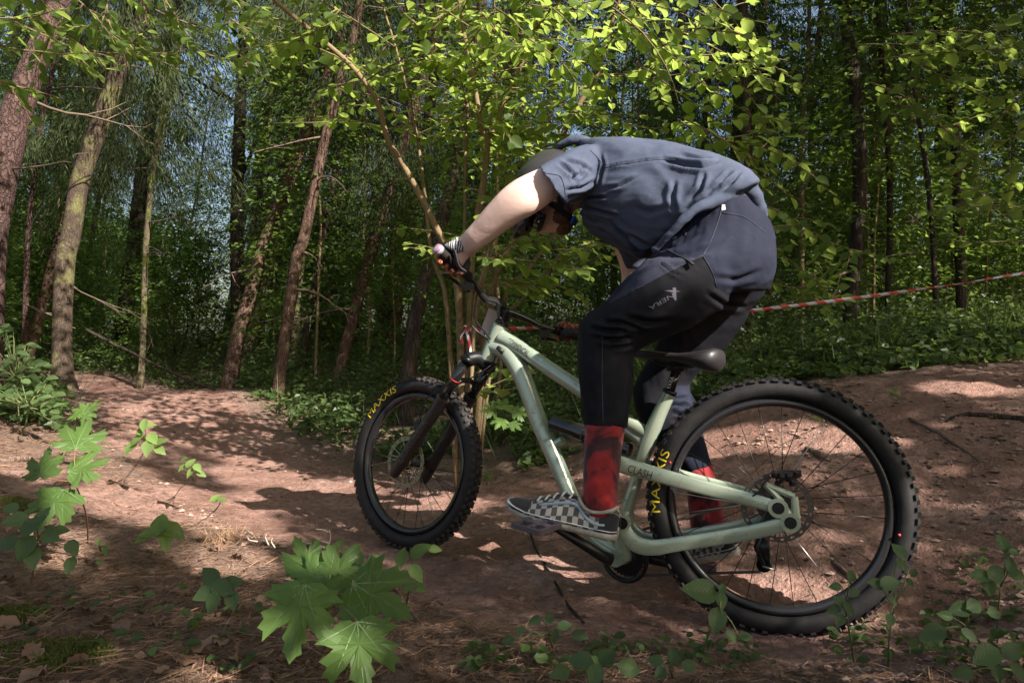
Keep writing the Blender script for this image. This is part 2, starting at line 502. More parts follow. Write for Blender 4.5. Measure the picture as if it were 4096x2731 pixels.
V = np.stack([x_, y_, H(x_, y_) + s_ * .3], 1)[:, None] + OCT[None] * rg.uniform(.6, 1.4, (n_, 6, 1)) * s_[:, None, None] * np.array([1.2, 1.2, .8])
OF = np.array([(0, 1, 4), (1, 2, 4), (2, 3, 4), (3, 0, 4), (1, 0, 5), (2, 1, 5), (3, 2, 5), (0, 3, 5)])
Fc = (np.arange(n_)[:, None, None] * 6 + OF).reshape(-1, 3)
m = mat('soil_clods', (.2, .12, .09), .95, spec=.2); q = NT(m)
q.set(col=q.ramp(q.attr('rnd'), [(0, (.1, .06, .045)), (.6, (.24, .15, .115)), (1, (.4, .28, .23))]))
stuff('soil_clods', V.reshape(-1, 3), Fc, m, np.repeat(rg.uniform(0, 1, n_), 6), 'loose crumbs of earth and grit on the trail')

# snapped twigs and bark bits strewn on the dirt
N = 900
y_ = 1.3 + 4.5 * rg.uniform(0, 1, N) ** 1.4; x_ = rg.uniform(-.8, .8, N) * y_
keep = fbm(x_, y_, 1.6, 41, 2) > -.1
x_, y_ = x_[keep], y_[keep]; n_ = len(x_); a_ = rg.uniform(0, 6.28, n_); L_ = .02 + .13 * rg.uniform(0, 1, n_) ** 3
V, Fc = needles(np.stack([x_, y_, H(x_, y_) + .005], 1), np.stack([np.cos(a_), np.sin(a_), rg.normal(size=n_) * .12], 1), L_, rg.uniform(.003, .007, n_), rg)
stuff('twig_litter', V, Fc, MT['twig'], np.repeat(rg.uniform(0, 1, n_), 4), 'small broken twigs strewn over the dirt')

# needle litter on the banks
N = 90000
y_ = .9 + 4.2 * rg.uniform(0, 1, N) ** 1.5; x_ = rg.uniform(-.9, .9, N) * (y_ + .2)
t_ = trail_d(x_, y_); keep = (t_ < .12 - .3 * rg.uniform(0, 1, N)) & (fbm(x_, y_, 2.2, 8) > -.55)
keep &= (y_ < 2.8 + .2 * x_) | (x_ < -.5)
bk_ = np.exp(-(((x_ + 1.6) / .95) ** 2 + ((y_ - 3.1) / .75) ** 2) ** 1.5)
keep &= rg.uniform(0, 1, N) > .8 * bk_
x_, y_ = x_[keep], y_[keep]; n_ = len(x_)
a_ = rg.normal(.4, 1.0, n_); tl = rg.normal(0, .22, n_)
d_ = np.stack([np.cos(a_) * np.cos(tl), np.sin(a_) * np.cos(tl), np.sin(tl)], 1)
L_ = rg.uniform(.02, .095, n_)
V, Fc = needles(np.stack([x_, y_, H(x_, y_) + .003 + .012 * rg.uniform(0, 1, n_) ** 2], 1), d_, L_, rg.uniform(.0012, .003, n_), rg)
stuff('needle_litter', V, Fc, MT['needle_litter'], np.repeat(rg.uniform(0, 1, n_), 4), 'fallen pine needles matted over the bank')
# crumbled leaf litter, too small to tell apart
N = 3600
y_ = .9 + 4.5 * rg.uniform(0, 1, N) ** 1.4; x_ = rg.uniform(-.9, .9, N) * (y_ + .2)
t_ = trail_d(x_, y_); keep = (t_ < -.05) & ((y_ < 2.8 + .2 * x_) | (x_ < -.5))
x_, y_ = x_[keep], y_[keep]; n_ = len(x_)
L_ = rg.uniform(.008, .034, n_)
V, Fc = leafquads(np.stack([x_, y_, H(x_, y_) + .004 + .012 * rg.uniform(0, 1, n_)], 1), randdir(n_, rg, 0, 1) * [1, 1, .25], randdir(n_, rg, 1.6), L_, L_ * rg.uniform(.3, .7, n_), .25)
mm = leafmat('leaf_crumbs', (.09, .05, .033), (.26, .165, .12), (.15, .08, .04), .12, .8)
stuff('leaf_litter', V, Fc, mm, np.repeat(rg.uniform(0, 1, n_), 4), 'crumbled brown leaves covering the bank')
# ------------------------------------------------------------------ the bicycle
MT['paint'] = mat('sage_green_paint', (.24, .30, .235), .34, .45, .6)
q = NT(MT['paint']); pv_ = q.coord('Object')
lw = q.n('ShaderNodeLayerWeight'); lw.inputs[0].default_value = .45
q.set(col=q.ramp(lw.outputs['Facing'], [(0, (.40, .45, .335)), (.5, (.37, .44, .345)), (.9, (.31, .41, .41))]))
pc_ = q.b.inputs['Base Color'].links[0].from_socket
mud_ = q.ramp(q.math('ADD', q.noise(pv_, 46, 6, .75), q.math('MULTIPLY', q.noise(pv_, 5, 3), .35)), [(.74, (0, 0, 0)), (.82, (1, 1, 1))])
q.set(col=q.mix(q.math('MULTIPLY', mud_, .35), pc_, (.17, .11, .08)), rough=q.math('ADD', q.math('MULTIPLY', mud_, .45), .3), normal=q.bump(q.noise(pv_, 90, 3), .04, .002))
MT['black'] = mat('black_anodised', (.012, .012, .013), .35, .3)
MT['blackgloss'] = mat('gloss_black', (.014, .013, .014), .18, 0, .5)
MT['brownblack'] = mat('dusty_black_fork', (.028, .02, .018), .38)
MT['rubber'] = mat('tyre_rubber', (.012, .012, .013), .58, spec=.3)
q = NT(MT['rubber']); v = q.coord('Object'); f_ = q.noise(v, 30, 5, .7)
q.set(col=q.ramp(f_, [(.4, (.010, .010, .011)), (.75, (.024, .019, .017))]), normal=q.bump(q.noise(v, 160, 2), .25, .002))
MT['dusty_rubber'] = mat('dusty_tread', (.035, .027, .023), .9)
MT['steel'] = mat('steel', (.5, .5, .5), .3, 1)
MT['rotor'] = mat('brake_rotor_steel', (.26, .235, .15), .5, .8)
MT['rotor_dark'] = mat('rear_rotor_steel', (.1, .085, .075), .5, .8)
MT['rim'] = mat('black_rim', (.03, .028, .03), .25, .4, .4)
MT['spoke'] = mat('black_spoke', (.03, .028, .028), .35, .7)
MT['yellow'] = mat('yellow_print', (.85, .62, .015), .55)
MT['white'] = mat('white_print', (.7, .7, .72), .6)
MT['greyprint'] = mat('grey_print', (.07, .065, .065), .4)
MT['darkprint'] = mat('dark_print', (.015, .017, .015), .5)
MT['pink'] = mat('pink_anodised_cap', (.62, .3, .5), .3, .6)
MT['clear'] = mat('smoky_grip_ring', (.3, .27, .3), .3)
MT['red'] = mat('red_paint', (.6, .03, .03), .5)
MT['card'] = mat('pale_card', (.8, .78, .82), .6)

def frame_axes(yaw, lean):
    u = np.array([-math.cos(yaw), math.sin(yaw), 0]); l = np.array([-math.sin(yaw), -math.cos(yaw), 0]); z = np.array([0, 0, 1.])
    return u, z * math.cos(lean) - l * math.sin(lean), l * math.cos(lean) + z * math.sin(lean)
EYE = np.array([0, 0, CAMZ])
def onplane(p0, n):
    def f(sx, sy, off=0.0):
        d = np.array([(sx - 2048) / FL, 1, -(sy - 1365.5) / FL])
        t = (np.dot(p0 - EYE, n) + off) / np.dot(d, n)
        return EYE + d * t
    return f
RC = np.array([.767, 1.986, .375]); RR = .37; RU, RV, RN = frame_axes(.3, .08)
FC = np.array([-.3856, 2.677, .3774]); FR = .335; FU, FV, FN = frame_axes(.65, .15)
Qr = onplane(RC, RN); Qf = onplane(FC, FN)
BB = Qr(2485, 2225, -.04)
mu = nrm(FC - Qr(2490, 2120, -.03)); ml = nrm(np.cross([0, 0, 1.], mu)); mv = np.cross(mu, ml)
MN = ml * math.cos(.12) + mv * math.sin(.12)
Qm = onplane(Qr(2490, 2120, -.03), MN)

def text2d(s, size=1.0):
    cu = bpy.data.curves.new('t', 'FONT'); cu.body = s; cu.resolution_u = 3; cu.extrude = 0
    o = bpy.data.objects.new('t', cu)
    me = bpy.data.meshes.new_from_object(o)
    bm = bmesh.new(); bm.from_mesh(me); bmesh.ops.triangulate(bm, faces=bm.faces[:])
    bmesh.ops.subdivide_edges(bm, edges=bm.edges[:], cuts=3, use_grid_fill=True); bm.to_mesh(me); bm.free()
    V = np.array([v.co[:] for v in me.vertices]); Fc = [tuple(p.vertices) for p in me.polygons]
    bpy.data.objects.remove(o); bpy.data.meshes.remove(me); bpy.data.curves.remove(cu)
    V[:, 0] -= V[:, 0].min(); V[:, 1] -= V[:, 1].min()
    w, h = V[:, 0].max(), V[:, 1].max()
    return np.stack([V[:, 0] / w, V[:, 1] / h], 1), Fc, w / h

bike = thing('mountain_bike', 'sage green full-suspension mountain bike leaning through the turn under the rider', 'mountain bike', tuple(RC - [0, 0, RR]))

def part(name, parent=None):
    o = bpy.data.objects.new(name, None); o.empty_display_size = .03
    COL.objects.link(o); o.parent = parent or bike
    return o

def wheel(C0, R, u, v, n, tr, text_a, rotor_r, rotor_m, rear):
    w = part('rear_wheel' if rear else 'front_wheel')
    wp = lambda a, r, off=0.0: C0 + u * (r * math.cos(a)) + v * (r * math.sin(a)) + n * off
    # tyre: a carcass of round section, open towards the rim
    K, S = 14, 96
    prof = []
    for j in range(K):
        b = math.radians(-142 + 284 * j / (K - 1))
        prof.append((R - tr - .004 + tr * math.cos(b), tr * math.sin(b)))
    rings = [np.array([wp(2 * math.pi * i / S, r, o) for r, o in prof]) for i in range(S)]
    MB().ring(rings, closed=True).build('tyre', MT['rubber'], w)
    kb = MB(); T = 70
    for i in range(T):
        a = 2 * math.pi * i / T
        for off, da, wl, wt, hgt, tilt in ((-.0075, 0, .0062, .0085, .0055, .15), (.0075, 0, .0062, .0085, .0055, .15), (-.0215, .5, .006, .0085, .0065, .8), (.0215, .5, .006, .0085, .0065, .8)):
            if abs(off) < .01 and i % 2 and False: continue
            aa = a + da * 2 * math.pi / T
            s_ = math.copysign(1, off); ang = tilt
            er = (u * math.cos(aa) + v * math.sin(aa)); et = (-u * math.sin(aa) + v * math.cos(aa))
            nn = er * math.cos(ang) + n * s_ * math.sin(ang); ll = n * math.cos(ang) - er * s_ * math.sin(ang)
            b = math.asin(min(.95, abs(off) / tr))
            c = C0 + er * (R - tr - .004 + (tr + .0015) * math.cos(b)) + n * off
            kb.box(c, ll * wl, et * wt * .62 * (1 + .35 * (i % 2)), nn * hgt)
    o = kb.build('tread_knobs', MT['dusty_rubber'] if not rear else MT['rubber'], w, smooth=False); o['kind'] = 'stuff'
    # rim: a channel with an inner well
    ri, rw = R - .083, .0165
    sec = [(ri + .024, rw), (ri + .008, rw + .0005), (ri, rw * .72), (ri - .003, 0), (ri, -rw * .72), (ri + .008, -rw - .0005), (ri + .024, -rw), (ri + .016, -rw * .6), (ri + .014, rw * .6)]
    rings = [np.array([wp(2 * math.pi * i / S, r, o) for r, o in sec]) for i in range(S)]
    MB().ring(rings, closed=True).build('rim', MT['rim'], w)
    # hub
    hb = MB()
    hb.tube([C0 - n * .062, C0 - n * .03, C0 - n * .024, C0 + n * .024, C0 + n * .03, C0 + n * .062], [.011, .012, .017, .017, .012, .011], 16)
    hb.disc(C0 - n * .032, n, .03, .004, 20); hb.disc(C0 + n * .032, n, .03, .004, 20)
    hb.build('hub', MT['black'], w); 
    # spokes crossing from flange to rim
    for k in range(28):
        side = 1 if k % 2 else -1
        a = 2 * math.pi * k / 28 + .06
        lead = .62 if (k // 2) % 2 else -.62
        MB().tube([wp(a + lead, .029, side * .032), wp(a, ri + .001, side * .004)], .00125, 5).build('spoke', MT['spoke'] if k % 9 else MT['steel'], w)
    # brake rotor: perforated ring on arms
    ro = .045
    rb = MB(); M_ = 60
    for i in range(M_):
        a0, a1 = 2 * math.pi * i / M_, 2 * math.pi * (i + 1) / M_
        r0, r1 = rotor_r - .016, rotor_r - (.0015 if i % 3 == 0 else 0)
        q4 = [wp(a, r, ro + o_) for o_ in (-.0009, .0009) for a, r in ((a0, r0), (a1, r0), (a1, r1), (a0, r1))]
        if i % 3 == 1:      # a slot: only the two edge strips
            for ra, rc in ((r0, r0 + .005), (r1 - .005, r1)):
                q5 = [wp(a, r, ro + o_) for o_ in (-.0009, .0009) for a, r in ((a0, ra), (a1, ra), (a1, rc), (a0, rc))]
                rb.add(q5, [(0, 3, 2, 1), (4, 5, 6, 7), (0, 1, 5, 4), (2, 3, 7, 6), (1, 2, 6, 5), (0, 4, 7, 3)])
        else:
            rb.add(q4, [(0, 3, 2, 1), (4, 5, 6, 7), (0, 1, 5, 4), (2, 3, 7, 6), (1, 2, 6, 5), (0, 4, 7, 3)])
    for i in range(6):
        a = 2 * math.pi * i / 6 + .3
        for da in (-.1, .28):
            rb.tube([wp(a + .45, .022, ro), wp(a + da, rotor_r - .014, ro)], .0028, 4, flat=.5)
    rb.disc(C0 + n * ro, n, .026, .006, 18)
    rb.build('brake_rotor', rotor_m, w, smooth=False)
    # lettering moulded on the near sidewall
    V2, Fc, _ = text2d('MAXXIS')
    b0, b1 = (math.radians(102), math.radians(52)) if rear else (math.radians(112), math.radians(56))
    V3 = []
    for x, y in V2:
        b = b0 + (b1 - b0) * y
        a = text_a[0] + (text_a[1] - text_a[0]) * x
        V3.append(wp(a, R - tr - .004 + (tr + .0013) * math.cos(b), (tr + .0013) * math.sin(b)))
    obj('tyre_lettering', V3, Fc, MT['yellow'], w, False)
    return w
fw = wheel(FC, FR, FU, FV, FN, .030, (math.radians(32), math.radians(68)), .098, MT['rotor'], False)
rw = wheel(RC, RR, RU, RV, RN, .031, (math.radians(-7), math.radians(25)), .098, MT['rotor_dark'], True)
for a in (20, 190):
    c = RC + RU * ((RR - .052) * math.cos(math.radians(a))) + RV * ((RR - .052) * math.sin(math.radians(a))) + RN * .0275
    MB().disc(c, RN, .004, .002, 10).build('tyre_dot', MT['red'], rw)

# main frame
fr = MB()
ht, hbm = Qm(2003, 1302), Qm(1953, 1438)
fr.tube([ht, hbm], [.031, .034], 18)
fr.tube([Qm(2010, 1352), Qm(2080, 1392), Qm(2170, 1455), Qm(2330, 1562), Qm(2470, 1660), Qm(2590, 1738)], [.033, .027, .026, .025, .024, .022], 16, sub=5)
fr.tube([Qm(1975, 1385), Qm(2030, 1412), Qm(2080, 1485), Qm(2122, 1590), Qm(2158, 1690), Qm(2215, 1820), Qm(2285, 1985), Qm(2370, 2140), Qm(2470, 2215)], [.033, .034, .034, .032, .031, .029, .026, .026, .028], 16, sub=5)
fr.tube([Qm(2676, 1572), Qm(2640, 1650), Qm(2600, 1745), Qm(2565, 1850), Qm(2535, 1950), Qm(2508, 2050), BB], [.0205, .022, .025, .021, .019, .021, .03], 16, sub=4)
fr.tube([Qm(2505, 1716), Qm(2560, 1755), Qm(2590, 1790)], [.017, .02, .02], 12, sub=3)
fr.tube([BB + MN * .045, BB - MN * .045], .026, 18)
fr.tube([Qm(2252, 1760), Qm(2205, 1785)], .016, 10)
frame = fr.build('frame', MT['paint'], bike)
sharp(frame)
MB().tube([ht + (ht - hbm) * .05, ht + (ht - hbm) * .16], [.027, .022], 16).build('headset', MT['black'], bike)
# seat collar and cable entry
MB().tube([Qm(2676, 1574), Qm(2682, 1560)], .0225, 16).build('seat_collar', MT['black'], bike)
MB().tube([Qm(1992, 1390, .034), Qm(2012, 1408, .036)], [.009, .010], 8).build('cable_port', MT['darkprint'], bike)

def stay(pts, h, w, mir):
    """flat box-section stay along points given as (px, py, offset from the wheel plane)"""
    R = []
    pp = [Qr(*p) for p in pts]
    if mir: pp = [p - RN * 2 * q_[2] for p, q_ in zip(pp, pts)]
    hs = list(h)
    pp, hs = smoothpath(pp, hs, 5)
    T = nrm(np.gradient(pp, axis=0)); out = []
    for p, t, hh in zip(pp, T, hs):
        s = nrm(np.cross(t, RN)); ring = []
        for k in range(16):
            a = 2 * math.pi * k / 16
            ca, sa = math.cos(a), math.sin(a)
            ring.append(p + s * hh * math.copysign(abs(ca) ** .55, ca) + RN * w * math.copysign(abs(sa) ** .55, sa))
        out.append(np.array(ring))
    return out
SS = [(2420, 1836, .062), (2500, 1862, .06), (2600, 1890, .055), (2800, 1946, .056), (3000, 1997, .066), (3112, 2030, .074)]
CS = [(2488, 2092, .05), (2508, 2140, .052), (2548, 2176, .054), (2610, 2188, .054), (2700, 2176, .053), (2860, 2152, .056), (3020, 2124, .066), (3161, 2088, .074)]
for mir in (False, True):
    b = MB().ring(stay(SS, [.024, .025, .023, .0215, .0195, .018], .0095, mir))
    o = b.build('seat_stay', MT['paint'], bike)
    if not mir:
        V2, Fc, asp = text2d('CLASH')
        A_, B_ = Qr(2512, 1872, .0722), Qr(2607, 1902, .0660)
        up = nrm(np.cross(RN, nrm(B_ - A_)));  up = up if up[2] > 0 else -up
        V3 = [A_ + (B_ - A_) * x + up * (y - .5) * .023 for x, y in V2]
        obj('stay_lettering', V3, Fc, MT['darkprint'], o, False)
    b = MB().ring(stay(CS, [.022, .024, .025, .0235, .021, .0205, .0205, .02], .0095, mir))
    sg = -2 if mir else 0
    pv, ax, pt = [Qr(x, y, o_) + RN * sg * o_ for x, y, o_ in ((2490, 2090, .052), (3161, 2088, .074), (3112, 2030, .074))]
    sgn = -1 if mir else 1
    for c, r in ((pv, .0255), (ax, .027)): b.disc(c, RN, r, .02, 22)
    o = b.build('chain_stay', MT['paint'], bike); sharp(o)
    d_ = MB(); d_.disc(pt, RN, .027, .021, 22)
    d_.tube([pt, ax], [.022, .024], 10, flat=.35, up=RV)
    if not mir:
        tri = [Qr(x, y, .07) for x, y in ((3128, 2005), (3065, 1940), (3178, 1985), (3184, 2072))]
        d_.tube([tri[0], tri[1]], [.008, .010], 8); d_.tube([tri[1], tri[2]], [.010, .009], 8); d_.tube([tri[2], tri[3]], [.010, .013], 8)
    o = d_.build('dropout', MT['paint'], bike); sharp(o)
    for c, r in ((pv, .0175), (ax, .0165), (pt, .0165)):
        bb = MB(); bb.disc(c + RN * sgn * .0105, RN, r, .003, 20); bb.disc(c + RN * sgn * .0125, RN, r * .55, .003, 6)
        sharp(bb.build('pivot_bolt', MT['black'], bike, smooth=False))
# rear brake caliper above the dropout
cb = MB()
for (x, y), s in zip(((3100, 1900), (3128, 1912), (3158, 1908), (3186, 1898), (3170, 1935), (3112, 1930)), (.011, .016, .018, .013, .010, .009)):
    cb.ball(Qr(x, y, .055), (s * 1.15, s, s * .8), 10)
    cb.disc(Qr(x, y - 14, .06), RN, s * .45, .03, 8)
cb.tube([Qr(3085, 1892, .055), Qr(3205, 1890, .055)], .008, 8)
sharp(cb.build('rear_caliper', MT['blackgloss'], bike))
MB().tube([Qr(3090, 1905, .06), Qr(3060, 1925, .065), Qr(3040, 1960, .07), Qr(3010, 1985, .075)], .0028, 6, sub=4).build('brake_hose', MT['black'], bike)
# shock
sk = MB()
s0, s1 = Qm(2212, 1690), Qm(2520, 1800)
ax = nrm(s1 - s0)
sk.tube([s0, s0 + ax * .11], [.028, .028], 16); sk.tube([s0 + ax * .10, s0 + ax * .13], [.031, .031], 16); sk.tube([s0 + ax * .12, s1], [.021, .021], 16)
sharp(sk.build('shock_absorber', MT['blackgloss'], bike))
# seat post, saddle
sp0, sp1 = Qm(2676, 1572), Qm(2706, 1482)
MB().tube([sp0, sp1], .0155, 14).build('seat_post', MT['blackgloss'], bike)
V2, Fc, _ = text2d('YAYA')
e_ = nrm(sp1 - sp0); s_ = nrm(np.cross(e_, MN)); s_ = s_ if s_[0] < 0 else -s_
obj('post_lettering', [sp0 + e_ * (.012 + .04 * x) + s_ * ((y - .5) * .012) + MN * .0163 for x, y in V2], Fc, MT['white'], bike, False)
sd = MB()
# saddle: nose at the left, raised tail at the right: outlines give top and bottom, widths grow backwards
sec = [(2526, 1402, 1424, .018), (2545, 1397, 1432, .022), (2600, 1400, 1442, .026), (2660, 1408, 1450, .034), (2720, 1414, 1458, .05), (2780, 1410, 1470, .066), (2830, 1400, 1486, .072), (2865, 1394, 1485, .068), (2882, 1398, 1465, .05), (2889, 1412, 1445, .03)]
rings = []
for x, y0, y1, wd in sec:
    c0, c1 = Qm(x, y0), Qm(x, y1); c = (c0 + c1) / 2; h = (c0 - c1) / 2
    rings.append(np.array([c + h * math.copysign(abs(math.sin(a)) ** .8, math.sin(a)) + MN * wd * math.copysign(abs(math.cos(a)) ** .8, math.cos(a)) for a in np.arange(20) * 2 * math.pi / 20]))
MT['saddle'] = mat('saddle_cover', (.016, .013, .015), .5, 0, .1)
saddle = sd.ring(rings).build('saddle', MT['saddle'], bike)
rl = MB()
for o_ in (-.022, .022):
    rl.tube([Qm(2610, 1436, o_), Qm(2650, 1458, o_), Qm(2760, 1468, o_), Qm(2800, 1455, o_)], .0036, 6, sub=4)
rl.box(Qm(2708, 1472), (.02, -.012, 0), MN * .024, (0, 0, .01))
rl.build('saddle_rails', MT['black'], bike)
# crank, chainring, chain, cassette, derailleur
cr = MB(); cc = BB - MN * .03
M_ = 32
ring = []
for i in range(M_ * 2):
    a = math.pi * i / M_; r = .068 if i % 2 else .0615
    ring.append(mu * r * math.cos(a) + mv * r * math.sin(a))
ring = np.array(ring)
cr.ring([cc + ring - MN * .002, cc + ring + MN * .002])
cr.tube([cc - MN * .004, cc + MN * .006], [.05, .03], 20)
sharp(cr.build('chainring', MT['black'], bike, smooth=False))
gd = MB(); gp = []
for i in range(13):
    a = math.radians(150 + 15 * i)
    gp.append(cc + mu * .078 * math.cos(a) + mv * .078 * math.sin(a) + MN * .012)
gd.tube(gp, .008, 6); gd.build('chain_guard', MT['black'], bike)
PL = P(2190, 2085, 1.985); PR = 2 * BB - PL + MN * .0
PR = Qr(2800, 2262, -.20)
crank_l = MB().tube([BB + MN * .07, BB + MN * .075 + (PL - BB) * .1, PL - MN * (.0)], [.02, .017, .013], 10, flat=.6).build('crank_arm', MT['black'], bike)
MB().tube([BB - MN * .06, PR + RN * .06], [.019, .013], 10, flat=.6).build('crank_arm', MT['black'], bike)
def pedal(c, ax, fwd, up):
    b = MB()
    b.tube([c - ax * .05, c + ax * .055], .008, 10)
    for o_ in (-.046, .05): b.box(c + ax * o_, ax * .006, fwd * .05, up * .007)
    for f_ in (-.047, .047): b.box(c + fwd * f_ + ax * .002, ax * .05, fwd * .005, up * .007)
    b.box(c, ax * .012, fwd * .05, up * .008)
    for f_ in (-.045, -.02, .02, .045):
        for o_ in (-.046, .05): b.tube([c + ax * o_ + fwd * f_ + up * .006, c + ax * o_ + fwd * f_ + up * .012], .002, 5)
    return b
MT['pedal'] = mat('pedal_alloy', (.3, .25, .3), .3, .8)
fwd_l = nrm(P(2100, 2062, 2.06) - P(2270, 2110, 1.96)); up_l = nrm(np.cross(np.cross(fwd_l, [0, 0, 1.]), fwd_l))
axl = nrm(np.cross(fwd_l, up_l)); axl = axl if np.dot(axl, MN) > 0 else -axl
sharp(pedal(PL + axl * .05 - up_l * .0, axl, fwd_l, up_l).build('pedal', MT['pedal'], bike))
sharp(pedal(PR, RN, RU, np.array([0, 0, 1.])).build('pedal', MT['pedal'], bike))
cs_ = MB()
for i, r in enumerate((.055, .05, .044, .038, .032, .026, .021, .018)):
    cs_.disc(RC - RN * (.026 + .0042 * i), RN, r, .002, 28)
cs_.build('cassette', MT['rotor_dark'], bike, smooth=False)
dr = MB()
j0, j1 = RC - RN * .058 - RV * .085 + RU * .035, RC - RN * .054 - RV * .185 + RU * .03
for o_ in (-.006, .006): dr.tube([j0 + RN * o_, j1 + RN * o_], [.02, .018], 10, flat=.12, up=RU)
dr.disc(j0, RN, .022, .009, 14); dr.disc(j1, RN, .022, .009, 14)
dr.tube([RC - RN * .07 - RV * .02, RC - RN * .08 - RV * .05, j0 - RN * .012], [.014, .02, .018], 10)
dr.tube([j0 + RN * .012, j0 * .5 + j1 * .5 + RN * .012 + RU * .02, j1 + RN * .012], [.006, .008, .006], 6)
dr.build('derailleur', MT['black'], bike)
MB().tube([j1 + RN * .02 + RU * .005, j1 + RN * .02 - RU * .03 - RV * .008], .0025, 6).build('derailleur_bolt', MT['steel'], bike)
# chain: links round the chainring, up to the cassette and back through the derailleur
chain = MB()
ca, cb2 = cc + np.array([0, 0, .066]), RC - RN * .038 + RV * .03
cd, ce = cc - np.array([0, 0, .066]), j1 - RV * .02
for a, b in ((ca, cb2), (cd, ce)):
    L = np.linalg.norm(b - a); nl = int(L / .0127); t = (b - a) / L; w_ = nrm(np.cross(t, RN))
    for i in range(nl):
        c = a + t * (i + .5) * .0127
        for o_ in (-1, 1): chain.box(c + RN * o_ * (.0022 + .0012 * (i % 2)), t * .0078, RN * .0006, w_ * .0036)
        chain.box(a + t * i * .0127, t * .002, RN * .003, w_ * .002)
chain.build('chain', MT['rotor_dark'], bike, smooth=False)['kind'] = 'stuff'

# fork
fk = part('fork')
for sx_, (a0, a1, a2), off in ((1, ((1573, 1900), (1768, 1600), (1868, 1440)), .066), (-1, ((1692, 1925), (1880, 1592), (1958, 1470)), -.066)):
    b0, b1, b2 = Qf(*a0, off), Qf(*a1, off), Qf(*a2, off)
    low = MB(); low.tube([b0, b0 + (b1 - b0) * .06, b0 + (b1 - b0) * .5, b0 + (b1 - b0) * .93, b1], [.018, .022, .0235, .0245, .026], 16)
    low.tube([b1, b1 + (b2 - b1) * .06], .0275, 16)
    low.disc(FC + FN * off, FN, .017, .022, 16)
    lo_ = low.build('lower_leg', MT['brownblack'], fk); sharp(lo_)
    MB().tube([b1, b2], .0185, 16).build('stanchion', MT['blackgloss'], fk)
    MB().tube([b2 - (b2 - b1) * .02, b2 + (b2 - b1) * .08], [.0265, .022], 16).build('top_cap', MT['black'], fk)
    if sx_ > 0:
        L0, L1 = b0, b1; t = nrm(b1 - b0); V2, Fc, _ = text2d('DUROLUX')
        s = nrm(np.cross(t, nrm(EYE - b0))); n_ = nrm(np.cross(s, t)); n_ = n_ if np.dot(n_, EYE - b0) > 0 else -n_
        s = s if s[0] < 0 else -s
        V3 = []
        for x, y in V2:
            a = (y - .5) * 1.15
            V3.append(b0 + t * (.075 + .2 * x) + n_ * .0247 * math.cos(a + .5) + s * .0247 * math.sin(a + .5))
        obj('fork_lettering', V3, Fc, MT['greyprint'], lo_, False)
        TL = b2
        MB().tube([b1 + (b2 - b1) * .5, b1 + (b2 - b1) * .53], .0192, 16).build('travel_ring', MT['red'], fk)
    else: TR = b2
    if sx_ > 0: AL = b1
    else: AR = b1
cw = MB()
mid = Qm(1949, 1452)
cw.tube([TL, (TL + mid) / 2 + [0, 0, .012], mid, (TR + mid) / 2 + [0, 0, .01], TR], [.027, .026, .034, .026, .027], 12, sub=4, flat=.8)
cw.tube([mid, hbm], [.034, .033], 14)
cw.build('crown', MT['black'], fk)
ar = MB()
dn = nrm(TL - AL)
ar.tube([AL + dn * .0, AL + dn * .05 + FU * .01, AL * .7 + AR * .3 + dn * .085 + FU * .015, AL * .3 + AR * .7 + dn * .085 + FU * .015, AR + dn * .05 + FU * .01, AR], [.014, .013, .011, .011, .013, .014], 10, sub=4, flat=.7)
ar.build('arch', MT['brownblack'], fk)
fcal = MB()
for dx, dz, s in ((0, 0, .02), (.02, .03, .017), (-.005, .055, .013)):
    fcal.box(FC + FN * .048 + FV * (.09 + dz) - FU * (.055 + dx), FU * s, FN * s * .9, FV * s)
sharp(fcal.build('front_caliper', MT['black'], bike))
gp = [FC + FN * .05 + FV * .15 - FU * .06, FC + FN * .06 + FV * .25 - FU * .09, TL - FU * .03 - [0, 0, .06], mid + [.03, -.03, .02], Qm(1935, 1330, .05)]
MB().tube(gp, .0026, 6, sub=6).build('brake_hose', MT['black'], bike)
# stem, handlebar
stc = P(2008, 1238, 2.50)
ST0 = ht + (ht - hbm) * .22
st = MB(); st.tube([ST0 - (ht - hbm) * .04, ST0 + (ht - hbm) * .2], .024, 14); st.tube([ST0 + (ht - hbm) * .08, stc], [.024, .022], 12)
st.box(stc, nrm(P(2310, 1345, 2.7) - P(1760, 1000, 2.25)) * .026, (0, .02, .012), (0, -.01, .024))
sharp(st.build('stem', MT['black'], bike))
GL0, GL1 = P(1750, 996, 2.27), P(1876, 1108, 2.375)
GR0, GR1 = P(2215, 1318, 2.66), P(2318, 1350, 2.76)
hbp = [GL0, GL1, P(1905, 1150, 2.40), P(1940, 1195, 2.435), stc - nrm(stc - GL1) * .05, stc, stc + nrm(GR0 - stc) * .05, P(2110, 1278, 2.57), P(2160, 1302, 2.61), GR0, GR1]
bar = MB().tube(hbp, [.0112, .0112, .012, .0135, .0165, .0175, .0165, .0135, .012, .0112, .0112], 14, sub=4).build('handlebar', MT['blackgloss'], bike)
